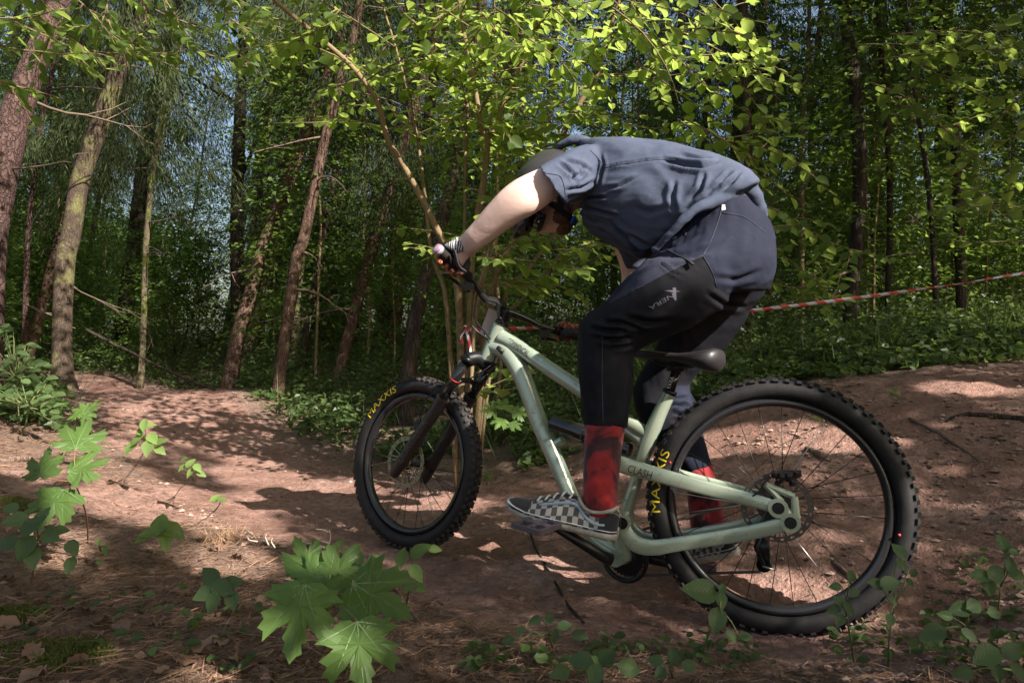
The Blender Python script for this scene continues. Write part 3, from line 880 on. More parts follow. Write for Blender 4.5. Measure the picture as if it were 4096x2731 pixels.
for a, b in ((GL0, GL1), (GR1, GR0)):
    t = nrm(b - a); L = np.linalg.norm(b - a); g = MB(); R = []
    for i in range(40):
        s = i / 39; rr = .0163 + .0011 * (i % 2)
        R.append((a + t * (s * L), rr))
    g.tube([p for p, _ in R], [r for _, r in R], 16)
    o = g.build('grip', MT['rubber'], bike)
    MB().tube([a - t * .001, a + t * .013], .0192, 18).build('lock_ring', MT['clear'], o)
    MB().tube([a - t * .007, a - t * .001], [.016, .0185], 18).build('end_cap', MT['pink'], o)
    if a is GL0:
        V2, Fc, _ = text2d('ODI')
        e1 = nrm(np.array([.75, -.25, .5])); e1 = nrm(e1 - t * np.dot(e1, t)); e2 = nrm(np.cross(e1, t)); e2 = e2 if e2[2] > 0 else -e2
        obj('cap_lettering', [a - t * .0078 + e1 * (x - .5) * .02 + e2 * (y - .5) * .011 for x, y in V2], Fc, MT['white'], o, False)
def lever(pts, clamp):
    b = MB(); b.tube(pts, [.010, .007, .005, .005], 8, sub=4, flat=.7); b.box(clamp, (.016, 0, 0), (0, .02, 0), (0, 0, .018)); b.tube([clamp, pts[0]], .012, 8)
    return sharp(b.build('brake_lever', MT['black'], bike))
lever([P(1872, 1160, 2.42), P(1835, 1135, 2.45), P(1795, 1108, 2.42), P(1770, 1098, 2.39)], P(1880, 1140, 2.40))
lever([P(2170, 1352, 2.66), P(2215, 1360, 2.72), P(2255, 1362, 2.76), P(2280, 1362, 2.78)], P(2178, 1332, 2.645))
# number plate tied in front of the bars: pale card, slightly curved
npl = MB(); R0 = []
for i in range(7):
    s = i / 6 - .5
    for side in (0,):
        pass
A4 = [P(1955, 1232, 2.56), P(2020, 1262, 2.62), P(1992, 1385, 2.70), P(1918, 1335, 2.66)]
grid = []
for j in range(6):
    for i in range(6):
        a, b = i / 5, j / 5
        p = (A4[0] * (1 - a) + A4[1] * a) * (1 - b) + (A4[3] * (1 - a) + A4[2] * a) * b
        grid.append(p + np.array([0, -.012 * math.sin(a * math.pi), 0]))
grid = np.array(grid); n2 = len(grid)
Vp = np.concatenate([grid, grid + [.0008, .0018, .0006]])
Fp = []
for j in range(5):
    for i in range(5):
        k = j * 6 + i; Fp += [(k, k + 6, k + 7, k + 1), (n2 + k, n2 + k + 1, n2 + k + 7, n2 + k + 6)]
obj('number_plate', Vp, Fp, MT['card'], bike)
for pts in ([P(1885, 1300, 2.5), P(1915, 1330, 2.5), P(1960, 1365, 2.52), P(1996, 1398, 2.55)], [P(1905, 1180, 2.42), P(1900, 1270, 2.44), P(1940, 1330, 2.46), P(1998, 1396, 2.55)], [P(2150, 1330, 2.64), P(2080, 1345, 2.58), P(2030, 1310, 2.5), P(2000, 1270, 2.46)]):
    MB().tube(pts, .0026, 6, sub=6).build('cable', MT['black'], bike)
# down-tube and top-tube lettering
def tubetext(s, a, b, h, m, lift, n):
    V2, Fc, _ = text2d(s); t = nrm(b - a); L = np.linalg.norm(b - a)
    n = nrm(n - t * np.dot(n, t)); up = nrm(np.cross(n, t)); up = up if up[2] > 0 else -up
    V3 = [a + t * L * x + up * lift * math.sin((y - .5) * h / lift + .0) + n * lift * math.cos((y - .5) * h / lift) for x, y in V2]
    return obj('frame_lettering', V3, Fc, m, frame, False)
tv = EYE - Qm(2080, 1400)
tubetext('COMMENCAL', Qm(2046, 1369), Qm(2128, 1425), .022, MT['darkprint'], .0282, nrm(tv))
# ------------------------------------------------------------------ the rider
def remesh(mb, voxel, smooth=4, keep=0):
    """union of overlapping shapes as one continuous skin -> vertices, faces"""
    me = mkmesh('tmp', np.concatenate(mb.V), mb.F, [])
    o = bpy.data.objects.new('tmp', me); COL.objects.link(o)
    r = o.modifiers.new('r', 'REMESH'); r.mode = 'VOXEL'; r.voxel_size = voxel
    if smooth:
        s = o.modifiers.new('s', 'SMOOTH'); s.factor = .5; s.iterations = smooth
    dg = bpy.context.evaluated_depsgraph_get(); dg.update()
    ev = o.evaluated_get(dg); m2 = ev.to_mesh()
    V = np.empty(len(m2.vertices) * 3); m2.vertices.foreach_get('co', V); V = V.reshape(-1, 3)
    N = np.empty(len(m2.vertices) * 3); m2.vertex_normals.foreach_get('vector', N); N = N.reshape(-1, 3)
    Fq = [tuple(p.vertices) for p in m2.polygons]
    ev.to_mesh_clear(); bpy.data.objects.remove(o); bpy.data.meshes.remove(me)
    if all(len(f) == 4 for f in Fq): Fq = np.array(Fq)
    return V.copy(), N.copy(), Fq
def px(V):
    return np.stack([2048 + FL * V[:, 0] / V[:, 1], 1365.5 - FL * (V[:, 2] - CAMZ) / V[:, 1]], 1)
def rib(a, b, d, hd, k=28, e=.85, tilt=0.0):
    """closed rib between two silhouette pixels at depth d, hd metres deep each way"""
    pa, pb = P(a[0], a[1], d + tilt), P(b[0], b[1], d - tilt)
    c = (pa + pb) / 2; h = (pa - pb) / 2
    dv = nrm(c - EYE); dv = nrm(dv - h * np.dot(dv, h) / np.dot(h, h))
    t = np.arange(k) * 2 * math.pi / k
    s_, c_ = np.sin(t), np.cos(t)
    sp = lambda x: np.sign(x) * np.abs(x) ** e
    return c + sp(c_)[:, None] * h + sp(s_)[:, None] * dv * hd
def loft(mb, ribs, sub=4, **k):
    R = []
    n = len(ribs); A = np.array([np.concatenate([a, b, [d, hd]]) for a, b, d, hd in ribs], float)
    E = np.vstack([2 * A[0] - A[1], A, 2 * A[-1] - A[-2]])
    for i in range(n - 1):
        for j in range(sub):
            t = j / sub; p0, p1, p2, p3 = E[i:i + 4]
            q_ = .5 * (2 * p1 + (p2 - p0) * t + (2 * p0 - 5 * p1 + 4 * p2 - p3) * t * t + (3 * p1 - p0 - 3 * p2 + p3) * t ** 3)
            R.append(q_)
    R.append(A[-1])
    mb.ring([rib(r[0:2], r[2:4], r[4], max(r[5], .004), **k) for r in R])
    return mb
def crease(V, N, lines, near=True):
    """sink narrow folds into cloth along polylines drawn on its near side, with a soft roll beside each"""
    q_ = px(V); front = (N * nrm(V - EYE)).sum(1) < .1
    D = np.zeros(len(V))
    for pts, w, depth in lines:
        pts = np.array(pts, float); best = np.full(len(V), 1e9); side = np.zeros(len(V)); tt = np.zeros(len(V))
        for i, (a, b) in enumerate(zip(pts[:-1], pts[1:])):
            ab = b - a; t = np.clip(((q_ - a) @ ab) / (ab @ ab), 0, 1); r = q_ - a - t[:, None] * ab
            dd = np.hypot(r[:, 0], r[:, 1]); k = dd < best
            best[k] = dd[k]; side[k] = np.sign(ab[0] * r[k, 1] - ab[1] * r[k, 0]); tt[k] = (i + t[k]) / (len(pts) - 1)
        fade = np.clip(np.minimum(tt * 5, (1 - tt) * 3), 0, 1) ** .7
        D += fade * depth * (-np.exp(-(best / w) ** 2) + .75 * np.exp(-((best - 2.1 * w) / (1.4 * w)) ** 2))
    V[front] += (N * D[:, None])[front]
    return V
def wrinkle(V, N, amp, freq, dirv, seed):
    """long soft ripples running along dirv"""
    d = nrm(np.array(dirv)); s = nrm(np.cross(d, [.3, .9, .2])); t = np.cross(d, s)
    a, b, c = V @ d, V @ s, V @ t
    n = fbm(a * freq * .3 + c * freq * .4, b * freq, 1, seed, 3)
    n = .45 * n + .8 * (.5 - np.abs(fbm(a * freq * .35 + 3, b * freq * .8 + c * freq * .5, 1, seed + 1, 2)) * 1.6)
    return V + N * (amp * n)[:, None]

rider = thing('person', 'cyclist crouched low over the bars in navy t-shirt, dark trousers and red socks', 'person', tuple(P(2750, 1200, 2.1)))

# materials
MT['skin'] = mat('skin', (.50, .29, .225), .5, spec=.35)
q = NT(MT['skin']); MT['skin'].node_tree.nodes['Principled BSDF'].inputs['Subsurface Weight'].default_value = .12
MT['skin'].node_tree.nodes['Principled BSDF'].inputs['Subsurface Radius'].default_value = (.01, .004, .002)
v = q.coord('Object'); sk_ = q.math('ADD', q.noise(v, 7, 4, .6), q.math('MULTIPLY', q.math('SUBTRACT', q.noise(v, 55, 4, .7), .5), .35)); q.set(col=q.ramp(sk_, [(.3, (.72, .52, .45)), (.62, (.66, .45, .385)), (.78, (.62, .35, .30))]), normal=q.bump(q.math('ADD', q.noise(q.coord('Object', (1, 1, .6)), 220, 2), q.math('MULTIPLY', q.noise(q.coord('Object', (.35, 1, .5)), 26, 2, .5, 1.2), 2.5)), .2, .002))
def cloth(name, a, b, sc=1.0, weave=900, rough=.85):
    m = mat(name, a, rough, sheen=.0, spec=.15); q = NT(m); v = q.coord('Object')
    c = q.mix(q.ramp(q.noise(v, 6 * sc, 5, .65), [(.35, (0, 0, 0)), (.7, (1, 1, 1))]), a, b)
    sp = q.ramp(q.noise(v, 190, 2), [(.66, (0, 0, 0)), (.74, (1, 1, 1))])
    c = q.mix(q.math('MULTIPLY', sp, .18), c, tuple(min(1, x * 3 + .05) for x in b))
    h = q.math('ADD', q.noise(v, weave, 1), q.math('MULTIPLY', q.noise(q.coord('Object', (1, 1, 1.6)), 24, 3, .5, .8), 3))
    return q.set(col=c, normal=q.bump(h, .22, .003))
MT['shirt'] = cloth('navy_tshirt_cotton', (.05, .061, .095), (.078, .09, .132))
MT['trouser'] = cloth('navy_trouser_cloth', (.013, .0155, .029), (.020, .023, .04))
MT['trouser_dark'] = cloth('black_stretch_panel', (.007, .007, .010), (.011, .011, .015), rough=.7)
MT['trouser_grey'] = cloth('grey_knit_panel', (.028, .030, .047), (.042, .044, .065))
MT['seam'] = mat('seam_thread', (.035, .04, .062), .8)
MT['sock'] = mat('red_sock', (.4, .02, .025), .85, sheen=.2); q = NT(MT['sock']); v = q.coord('Object')
q.set(col=q.ramp(q.noise(q.coord('Object', (1, 1, .8)), 11, 4, .6, 1.0), [(.42, (.035, .006, .010)), (.5, (.24, .010, .013)), (.7, (.40, .017, .017))]), normal=q.bump(q.noise(q.coord('Object', (1, 1, 3)), 260, 2), .3, .002))
MT['helmet'] = mat('matt_helmet_shell', (.028, .026, .027), .42, coat=.15)
MT['helmet_dark'] = mat('helmet_dark_vent', (.01, .01, .012), .5)
MT['blue'] = mat('blue_plastic', (.03, .16, .5), .35)
MT['webbing'] = mat('black_webbing', (.012, .012, .013), .75)
MT['lens'] = mat('dark_goggle_lens', (.02, .015, .014), .12, 0, .8)
MT['beard'] = mat('brown_beard', (.10, .055, .035), .8); q = NT(MT['beard']); v = q.coord('Object'); q.set(col=q.ramp(q.noise(v, 240, 3), [(.35, (.05, .025, .016)), (.65, (.22, .125, .085))]), normal=q.bump(q.noise(v, 300, 2), .7, .003))

# --- bare body: neck, head, arms (trunk hidden in the shirt)
bd = MB()
loft(bd, [((2330, 640), (2340, 800), 2.40, .06), ((2430, 640), (2400, 860), 2.36, .13), ((2600, 650), (2520, 930), 2.31, .14), ((2740, 680), (2640, 900), 2.24, .12)])
# near arm
loft(bd, [((2330, 660), (2370, 780), 2.27, .05), ((2235, 655), (2300, 768), 2.215, .052), ((2168, 672), (2252, 770), 2.195, .054), ((2105, 698), (2194, 816), 2.185, .05), ((2052, 726), (2142, 852), 2.18, .048), ((2000, 768), (2088, 882), 2.19, .045), ((1945, 828), (2022, 925), 2.215, .040), ((1890, 893), (1951, 976), 2.245, .033), ((1850, 938), (1902, 1010), 2.27, .028), ((1826, 968), (1872, 1035), 2.315, .027), ((1800, 1000), (1850, 1070), 2.32, .025)])
# far arm
bd.tube([P(2440, 800, 2.52), P(2500, 960, 2.60), P(2530, 1100, 2.63), P(2500, 1210, 2.66), P(2425, 1300, 2.70), P(2350, 1342, 2.74)], [.055, .05, .043, .036, .029, .026], 14, sub=4)
HD_f = nrm(np.array([-.45, .10, -.86])); HD_c = nrm(np.array([-.86, .12, .42])); HD_c = nrm(HD_c - HD_f * np.dot(HD_c, HD_f)); HD_s = np.cross(HD_f, HD_c)
HC = P(2192, 803, 2.47)
HX = np.array([HD_f, HD_s, HD_c])
hl = lambda f, s, c: HC + HD_f * f + HD_s * s + HD_c * c
bd.ball(hl(-.01, 0, .03), (.095, .075, .085), 20, ax=HX)          # skull
bd.ball(hl(.03, 0, -.035), (.065, .058, .075), 18, ax=HX)         # face
bd.ball(hl(.055, 0, -.09), (.034, .036, .028), 14, ax=HX)         # jaw and chin
bd.tube([hl(.085, 0, .01), hl(.108, 0, -.03), hl(.092, 0, -.045)], [.009, .014, .012], 10, sub=3)   # nose
bd.tube([hl(.083, -.022, -.068), hl(.092, 0, -.066), hl(.083, .022, -.068)], [.005, .008, .005], 8)  # lips
for s in (-1, 1):
    bd.ball(hl(.0, s * .075, -.015), (.02, .009, .032), 10, ax=HX)  # ears
    bd.ball(hl(.074, s * .03, .0), (.014, .02, .010), 10, ax=HX)   # brow
bd.tube([P(2400, 700, 2.40), P(2320, 740, 2.42), hl(-.05, 0, -.06), hl(-.02, 0, -.02)], [.075, .062, .058, .06], 16, sub=3)  # neck
bV, bN, bF = remesh(bd, .0065, 5)
body = obj('body', bV, bF, MT['skin'], rider)
for s in (-1, 1):
    MB().ball(hl(.079, s * .03, -.012), .0105, 10).build('eye', mat('eye', (.5, .48, .46), .2) if s < 0 else bpy.data.materials['eye'], body)
be = MB()
be.ball(hl(.05, 0, -.092), (.041, .042, .032), 16, ax=HX); be.ball(hl(.02, .048, -.07), (.045, .014, .032), 12, ax=HX); be.ball(hl(.02, -.048, -.07), (.045, .014, .032), 12, ax=HX)
be.ball(hl(.083, 0, -.058), (.012, .026, .006), 10, ax=HX)
V, N, F_ = remesh(be, .004, 4)
V = V + N * (.003 * np.random.default_rng(1).normal(size=len(V)) * .6)[:, None]
obj('beard', V, F_, MT['beard'], body)

# --- shirt
sh = MB()
loft(sh, [((2322, 560), (2345, 770), 2.42, .07), ((2352, 566), (2330, 850), 2.40, .12), ((2410, 567), (2338, 892), 2.37, .175), ((2500, 571), (2392, 945), 2.34, .20), ((2610, 582), (2470, 992), 2.30, .20), ((2730, 600), (2545, 1022), 2.25, .19), ((2840, 636), (2612, 1006), 2.20, .185), ((2940, 682), (2705, 925), 2.165, .185), ((2990, 735), (2810, 845), 2.14, .18), ((2992, 752), (2880, 805), 2.14, .16)], sub=5)
loft(sh, [((2440, 590), (2450, 800), 2.30, .08), ((2380, 585), (2420, 790), 2.275, .085), ((2300, 598), (2362, 790), 2.245, .085), ((2222, 632), (2305, 800), 2.205, .088), ((2165, 662), (2268, 812), 2.185, .087), ((2154, 666), (2262, 820), 2.182, .089), ((2165, 674), (2256, 798), 2.184, .076), ((2215, 655), (2290, 780), 2.205, .066)], sub=3)
loft(sh, [((2400, 860), (2520, 900), 2.50, .07), ((2430, 930), (2560, 970), 2.56, .068), ((2465, 1000), (2580, 1010), 2.60, .065), ((2490, 1080), (2575, 1075), 2.63, .06)], sub=4)
# collar bulge and back flap of the hem hanging over the seat
sh.tube([P(2210, 612, 2.44), P(2250, 580, 2.42), P(2296, 562, 2.40), P(2345, 568, 2.39), P(2420, 584, 2.38)], [.008, .014, .018, .018, .012], 12, sub=4)
sh.tube([P(2930, 760, 2.05), P(2998, 768, 2.05), P(3035, 830, 2.06), P(3062, 895, 2.10)], [.014, .026, .022, .01], 12, sub=4)
sh.tube([P(2612, 1008, 2.03), P(2697, 916, 1.985), P(2780, 842, 1.97), P(2896, 790, 1.985), P(2960, 778, 2.02)], [.010, .013, .015, .017, .016], 10, sub=4)
sV, sN, sF = remesh(sh, .0062, 5)
sV = wrinkle(sV, sN, .007, 15, (1, 0, -.35), 3)
sV = wrinkle(sV, sN, .0035, 34, (1, .2, .5), 5)
sV = crease(sV, sN, [
    ([(2345, 790), (2400, 790), (2432, 788)], 5, .014), ([(2320, 800), (2360, 830), (2420, 850), (2470, 866)], 6, .014), ([(2330, 830), (2360, 870), (2400, 895)], 6, .014),
    ([(2365, 900), (2410, 920), (2470, 945)], 6, .012), ([(2440, 895), (2500, 940), (2560, 1000), (2620, 1008)], 8, .016), ([(2510, 930), (2560, 960), (2610, 990)], 6, .011),
    ([(2390, 760), (2405, 700), (2415, 660), (2400, 610)], 5, .006), ([(2415, 670), (2500, 655), (2600, 640), (2680, 635)], 4, .004),
    ([(2650, 640), (2740, 665), (2810, 672), (2880, 640)], 7, .016), ([(2720, 620), (2800, 640), (2860, 635)], 6, .008),
    ([(2420, 755), (2480, 745), (2560, 700)], 6, .006), ([(2540, 830), (2600, 850), (2700, 820)], 9, .006), ([(2700, 720), (2690, 790), (2700, 860)], 9, .007),
    ([(2820, 690), (2800, 760), (2740, 820)], 8, .010), ([(2960, 690), (2930, 730), (2890, 760)], 6, .012), ([(2920, 690), (2880, 730), (2830, 770)], 6, .010),
    ([(2230, 650), (2290, 700), (2300, 735)], 6, .010), ([(2250, 640), (2320, 660), (2370, 690)], 7, .008), ([(2280, 720), (2320, 700), (2340, 660)], 6, .010), ([(2260, 760), (2330, 750), (2385, 720)], 6, .010)])
shirt = obj('shirt', sV, sF, MT['shirt'], rider)
seam_pts = [(2360, 600), (2398, 640), (2412, 672), (2400, 720), (2370, 755)]
from mathutils.bvhtree import BVHTree
def surf(V, Fq):
    return BVHTree.FromPolygons([tuple(p) for p in V], [tuple(int(i) for i in f) for f in Fq])
def onsurf(tree, pts, lift=.0012):
    out = []
    for x, y in pts:
        d = nrm(np.array([(x - 2048) / FL, 1, -(y - 1365.5) / FL]))
        h = tree.ray_cast(Vector(EYE), Vector(d))
        if h[0] is not None: out.append(np.array(h[0]) - d * lift)
    return out
def dense(pts, n=12):
    p, _ = smoothpath(np.array([(a, 0, b) for a, b in pts], float), np.ones(len(pts)), n)
    return [(a[0], a[2]) for a in p]
st_ = surf(sV, sF)
for pts in (seam_pts, [(2412, 672), (2500, 655), (2620, 640), (2700, 640)], [(2165, 690), (2205, 696), (2240, 705), (2256, 740), (2262, 780)]):
    w_ = onsurf(st_, dense(pts))
    if len(w_) > 3: MB().tube(w_, .0013, 5).build('seam', MT['seam'], shirt)

# --- trousers
tr = MB()
loft(tr, [((2935, 735), (2740, 850), 2.14, .14), ((2960, 790), (2730, 890), 2.13, .155), ((3030, 855), (2680, 960), 2.12, .165), ((3070, 930), (2600, 1040), 2.10, .175), ((3087, 1050), (2520, 1120), 2.085, .165), ((3070, 1160), (2440, 1190), 2.08, .12)], sub=4)
loft(tr, [((2990, 1000), (2590, 1040), 2.02, .11), ((2900, 1200), (2500, 1120), 2.01, .105), ((2790, 1290), (2425, 1200), 2.01, .10), ((2660, 1345), (2360, 1250), 2.03, .092), ((2550, 1400), (2318, 1295), 2.04, .085), ((2530, 1450), (2312, 1370), 2.04, .083), ((2529, 1520), (2315, 1480), 2.03, .078), ((2520, 1610), (2328, 1600), 2.02, .07), ((2508, 1700), (2340, 1702), 2.01, .062), ((2505, 1712), (2341, 1714), 2.01, .06)], sub=5)
loft(tr, [((3080, 1000), (2800, 1000), 2.20, .11), ((3062, 1140), (2720, 1180), 2.24, .11), ((2985, 1262), (2655, 1320), 2.28, .105), ((2905, 1385), (2592, 1440), 2.31, .095), ((2800, 1480), (2540, 1535), 2.33, .09), ((2752, 1550), (2536, 1600), 2.33, .085), ((2785, 1620), (2560, 1675), 2.30, .08), ((2800, 1690), (2605, 1750), 2.27, .075), ((2822, 1780), (2665, 1825), 2.24, .066), ((2848, 1866), (2745, 1896), 2.215, .056)], sub=5)
tV, tN, tF = remesh(tr, .0065, 5)
tV = wrinkle(tV, tN, .0055, 15, (.6, .1, -.7), 11)
tV = wrinkle(tV, tN, .0025, 36, (.4, .1, -.9), 13)
kn = lambda pts, w, d: (pts, w, d)
tV = crease(tV, tN, [kn([(2360, 1310), (2420, 1325), (2500, 1318)], 8, .012), kn([(2380, 1345), (2450, 1360), (2525, 1350)], 8, .012), kn([(2420, 1290), (2480, 1290), (2560, 1310)], 8, .010), kn([(2500, 1270), (2600, 1290), (2700, 1280)], 10, .008),
    kn([(2450, 1390), (2500, 1385), (2530, 1378)], 7, .010), kn([(2600, 1010), (2700, 985), (2800, 930)], 7, .006), kn([(2640, 1040), (2760, 1020), (2900, 960)], 9, .006), kn([(2850, 1110), (2950, 1120), (3050, 1080)], 10, .006), kn([(2820, 1170), (2900, 1220), (2990, 1230)], 9, .008),
    kn([(2640, 1050), (2690, 1090), (2740, 1110)], 4, .006),
    kn([(2685, 1600), (2725, 1592), (2755, 1590)], 6, .012), kn([(2690, 1625), (2730, 1622), (2775, 1630)], 6, .012), kn([(2695, 1655), (2735, 1660), (2785, 1668)], 6, .012), kn([(2715, 1690), (2750, 1695), (2790, 1690)], 6, .012)])
# panels: dark stretch side of the thigh and lower leg, knit pocket panel, plain navy seat
def inside(q_, poly):
    x, y = q_[:, 0], q_[:, 1]; r = np.zeros(len(q_), bool); n = len(poly)
    for i in range(n):
        (x1, y1), (x2, y2) = poly[i], poly[(i + 1) % n]
        c = ((y1 > y) != (y2 > y)) & (x < (x2 - x1) * (y - y1) / (y2 - y1 + 1e-9) + x1); r ^= c
    return r
tFa = np.array(tF) if not isinstance(tF, np.ndarray) else tF
fc = tV[tFa].mean(1); fn = tN[tFa].mean(1); qf = px(fc)
mi = np.zeros(len(tFa), int)
DARK = [(2200, 1290), (2390, 1225), (2540, 1160), (2680, 1085), (2812, 1022), (2850, 1080), (2870, 1150), (2960, 1180), (3110, 1110), (3120, 1300), (2900, 1480), (2700, 1560), (2560, 1900), (2200, 1900)]
mi[inside(qf, DARK)] = 1
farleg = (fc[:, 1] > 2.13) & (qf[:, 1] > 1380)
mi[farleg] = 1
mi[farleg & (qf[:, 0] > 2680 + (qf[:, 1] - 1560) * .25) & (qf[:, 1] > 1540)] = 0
KNIT = [(2440, 1210), (2620, 1000), (2680, 990), (2740, 1040), (2790, 1030), (2680, 1085), (2540, 1160)]
mi[inside(qf, KNIT) & (fc[:, 1] < 2.1)] = 2
# the shin's front strip is the greyer knit
mi[inside(qf, [(2300, 1280), (2400, 1300), (2408, 1500), (2412, 1730), (2300, 1730)])] = 1
trousers = obj('trousers', tV, tFa, [MT['trouser'], MT['trouser_dark'], MT['trouser_grey']], rider, mi=mi)
tt_ = surf(tV, tFa)
for pts in ([(2812, 1022), (2850, 1090), (2868, 1150)], [(2540, 1160), (2680, 1085), (2812, 1022)], [(2410, 1330), (2408, 1500), (2412, 1690)], [(2890, 800), (2880, 860), (2845, 960), (2812, 1022)], [(2890, 850), (2980, 870), (3060, 930)]):
    w_ = onsurf(tt_, dense(pts))
    if len(w_) > 3: MB().tube(w_, .0011, 5).build('seam', MT['seam'], trousers)
for pts, pull in (([(2625, 975), (2670, 1000), (2760, 1045)], (2755, 1045)), ([(2695, 850), (2715, 900), (2745, 935)], (2738, 938))):
    w_ = onsurf(tt_, dense(pts), .002)
    if len(w_) > 3:
        z_ = MB().tube(w_, .0022, 6).build('zip', MT['webbing'], trousers)
        e = onsurf(tt_, [pull], .006)
        if e: MB().tube([e[0], e[0] + [.012, -.004, -.01]], .0042, 8).build('zip_pull', MT['webbing'], z_)
def surftext(tree, s, A, X, Y, m, parent, name, lift=.0022):
    """lettering printed on cloth: A start, X reading vector, Y letter height vector, in photo pixels"""
    V2, Fc, _ = text2d(s); out = []
    for x, y in V2:
        p = onsurf(tree, [(A[0] + X[0] * x + Y[0] * y, A[1] + X[1] * x + Y[1] * y)], lift)
        out.append(p[0] if p else P(A[0], A[1], 2))
    return obj(name, out, Fc, m, parent, False)
MT['logo'] = mat('faded_logo_print', (.17, .155, .2), .7)
surftext(tt_, 'NERA', (2690, 1172), (-96, 54), (7, 16), MT['logo'], trousers, 'leg_lettering')
for poly in ([(2656, 1162), (2690, 1160), (2722, 1165), (2690, 1169)], [(2691, 1150), (2704, 1151), (2706, 1200), (2699, 1202), (2693, 1190)]):
    w_ = onsurf(tt_, poly, .0022)
    if len(w_) == len(poly): obj('leg_emblem', w_, [tuple(range(len(w_)))], MT['logo'], trousers, False)
for poly in ([(2885, 818), (2900, 818), (2903, 838), (2888, 842)],):
    w_ = onsurf(tt_, poly, .002)
    if len(w_) == len(poly): obj('waist_tab', w_, [tuple(range(len(w_)))], MT['white'], trousers, False)
for poly in ([(2668, 957), (2680, 940), (2690, 936), (2688, 958)], [(2690, 956), (2692, 938), (2708, 948), (2710, 962)]):
    w_ = onsurf(tt_, poly, .002)
    if len(w_) == len(poly): obj('thigh_emblem', w_, [tuple(range(len(w_)))], MT['greyprint'] if False else MT['logo'], trousers, False)

# --- socks
so = MB()
loft(so, [((2498, 1690), (2345, 1692), 2.005, .052), ((2500, 1712), (2341, 1712), 2.005, .058), ((2485, 1800), (2338, 1800), 2.0, .054), ((2474, 1930), (2332, 1930), 1.985, .05), ((2468, 1990), (2330, 1985), 1.985, .048), ((2470, 2050), (2345, 2045), 1.985, .045), ((2440, 2090), (2340, 2060), 1.985, .04)], sub=5)
V, N, F_ = remesh(so, .005, 3); V = wrinkle(V, N, .003, 40, (.2, 0, 1), 21)
obj('sock', V, F_, MT['sock'], rider)
so = MB()
loft(so, [((2846, 1850), (2752, 1880), 2.215, .046), ((2850, 1872), (2745, 1900), 2.21, .054), ((2872, 1960), (2752, 1975), 2.19, .05), ((2896, 2080), (2765, 2100), 2.17, .046), ((2915, 2150), (2770, 2160), 2.165, .042)], sub=5)
V, N, F_ = remesh(so, .005, 3); V = wrinkle(V, N, .003, 40, (.2, 0, 1), 23)
obj('sock', V, F_, MT['sock'], rider)

# --- shoes, built in a local frame: x heel to toe, y to the wearer's left, z up
MT['check'] = mat('checkerboard_canvas', (.5, .47, .42), .8); q = NT(MT['check'])
uvn = q.n('ShaderNodeTexCoord'); ck = q.n('ShaderNodeTexChecker'); ck.inputs['Scale'].default_value = 1.0
mpn = q.n('ShaderNodeMapping'); mpn.inputs['Scale'].default_value = (27, 11, 1); mpn.inputs['Rotation'].default_value = (0, 0, .1)
q.l(uvn.outputs['UV'], mpn.inputs[0])
nz = q.noise(q.coord('UV'), 5, 2); ad = q.n('ShaderNodeVectorMath', operation='ADD'); q.l(mpn.outputs[0], ad.inputs[0])
cm = q.n('ShaderNodeCombineXYZ'); q.l(q.math('MULTIPLY', nz, .5), cm.inputs[0]); q.l(q.math('MULTIPLY', nz, .4), cm.inputs[1]); q.l(cm.outputs[0], ad.inputs[1])
q.l(ad.outputs[0], ck.inputs[0]); ck.inputs[1].default_value = (.46, .42, .36, 1); ck.inputs[2].default_value = (.05, .045, .05, 1)
q.set(col=q.mix(q.math('MULTIPLY', q.noise(q.coord('UV'), 9, 4), .35), ck.outputs[0], (.2, .17, .15)))
MT['suede'] = mat('black_suede', (.02, .018, .02), .9, sheen=.3)
MT['foxing'] = mat('worn_rubber_sole', (.42, .38, .31), .7); q = NT(MT['foxing']); q.set(col=q.ramp(q.noise(q.coord('Object', (1, 1, 2)), 20, 5, .7), [(.35, (.2, .16, .12)), (.6, (.42, .37, .31)), (.8, (.55, .51, .45))]))
MT['pipe'] = mat('pale_blue_leather_stripe', (.36, .44, .52), .5)
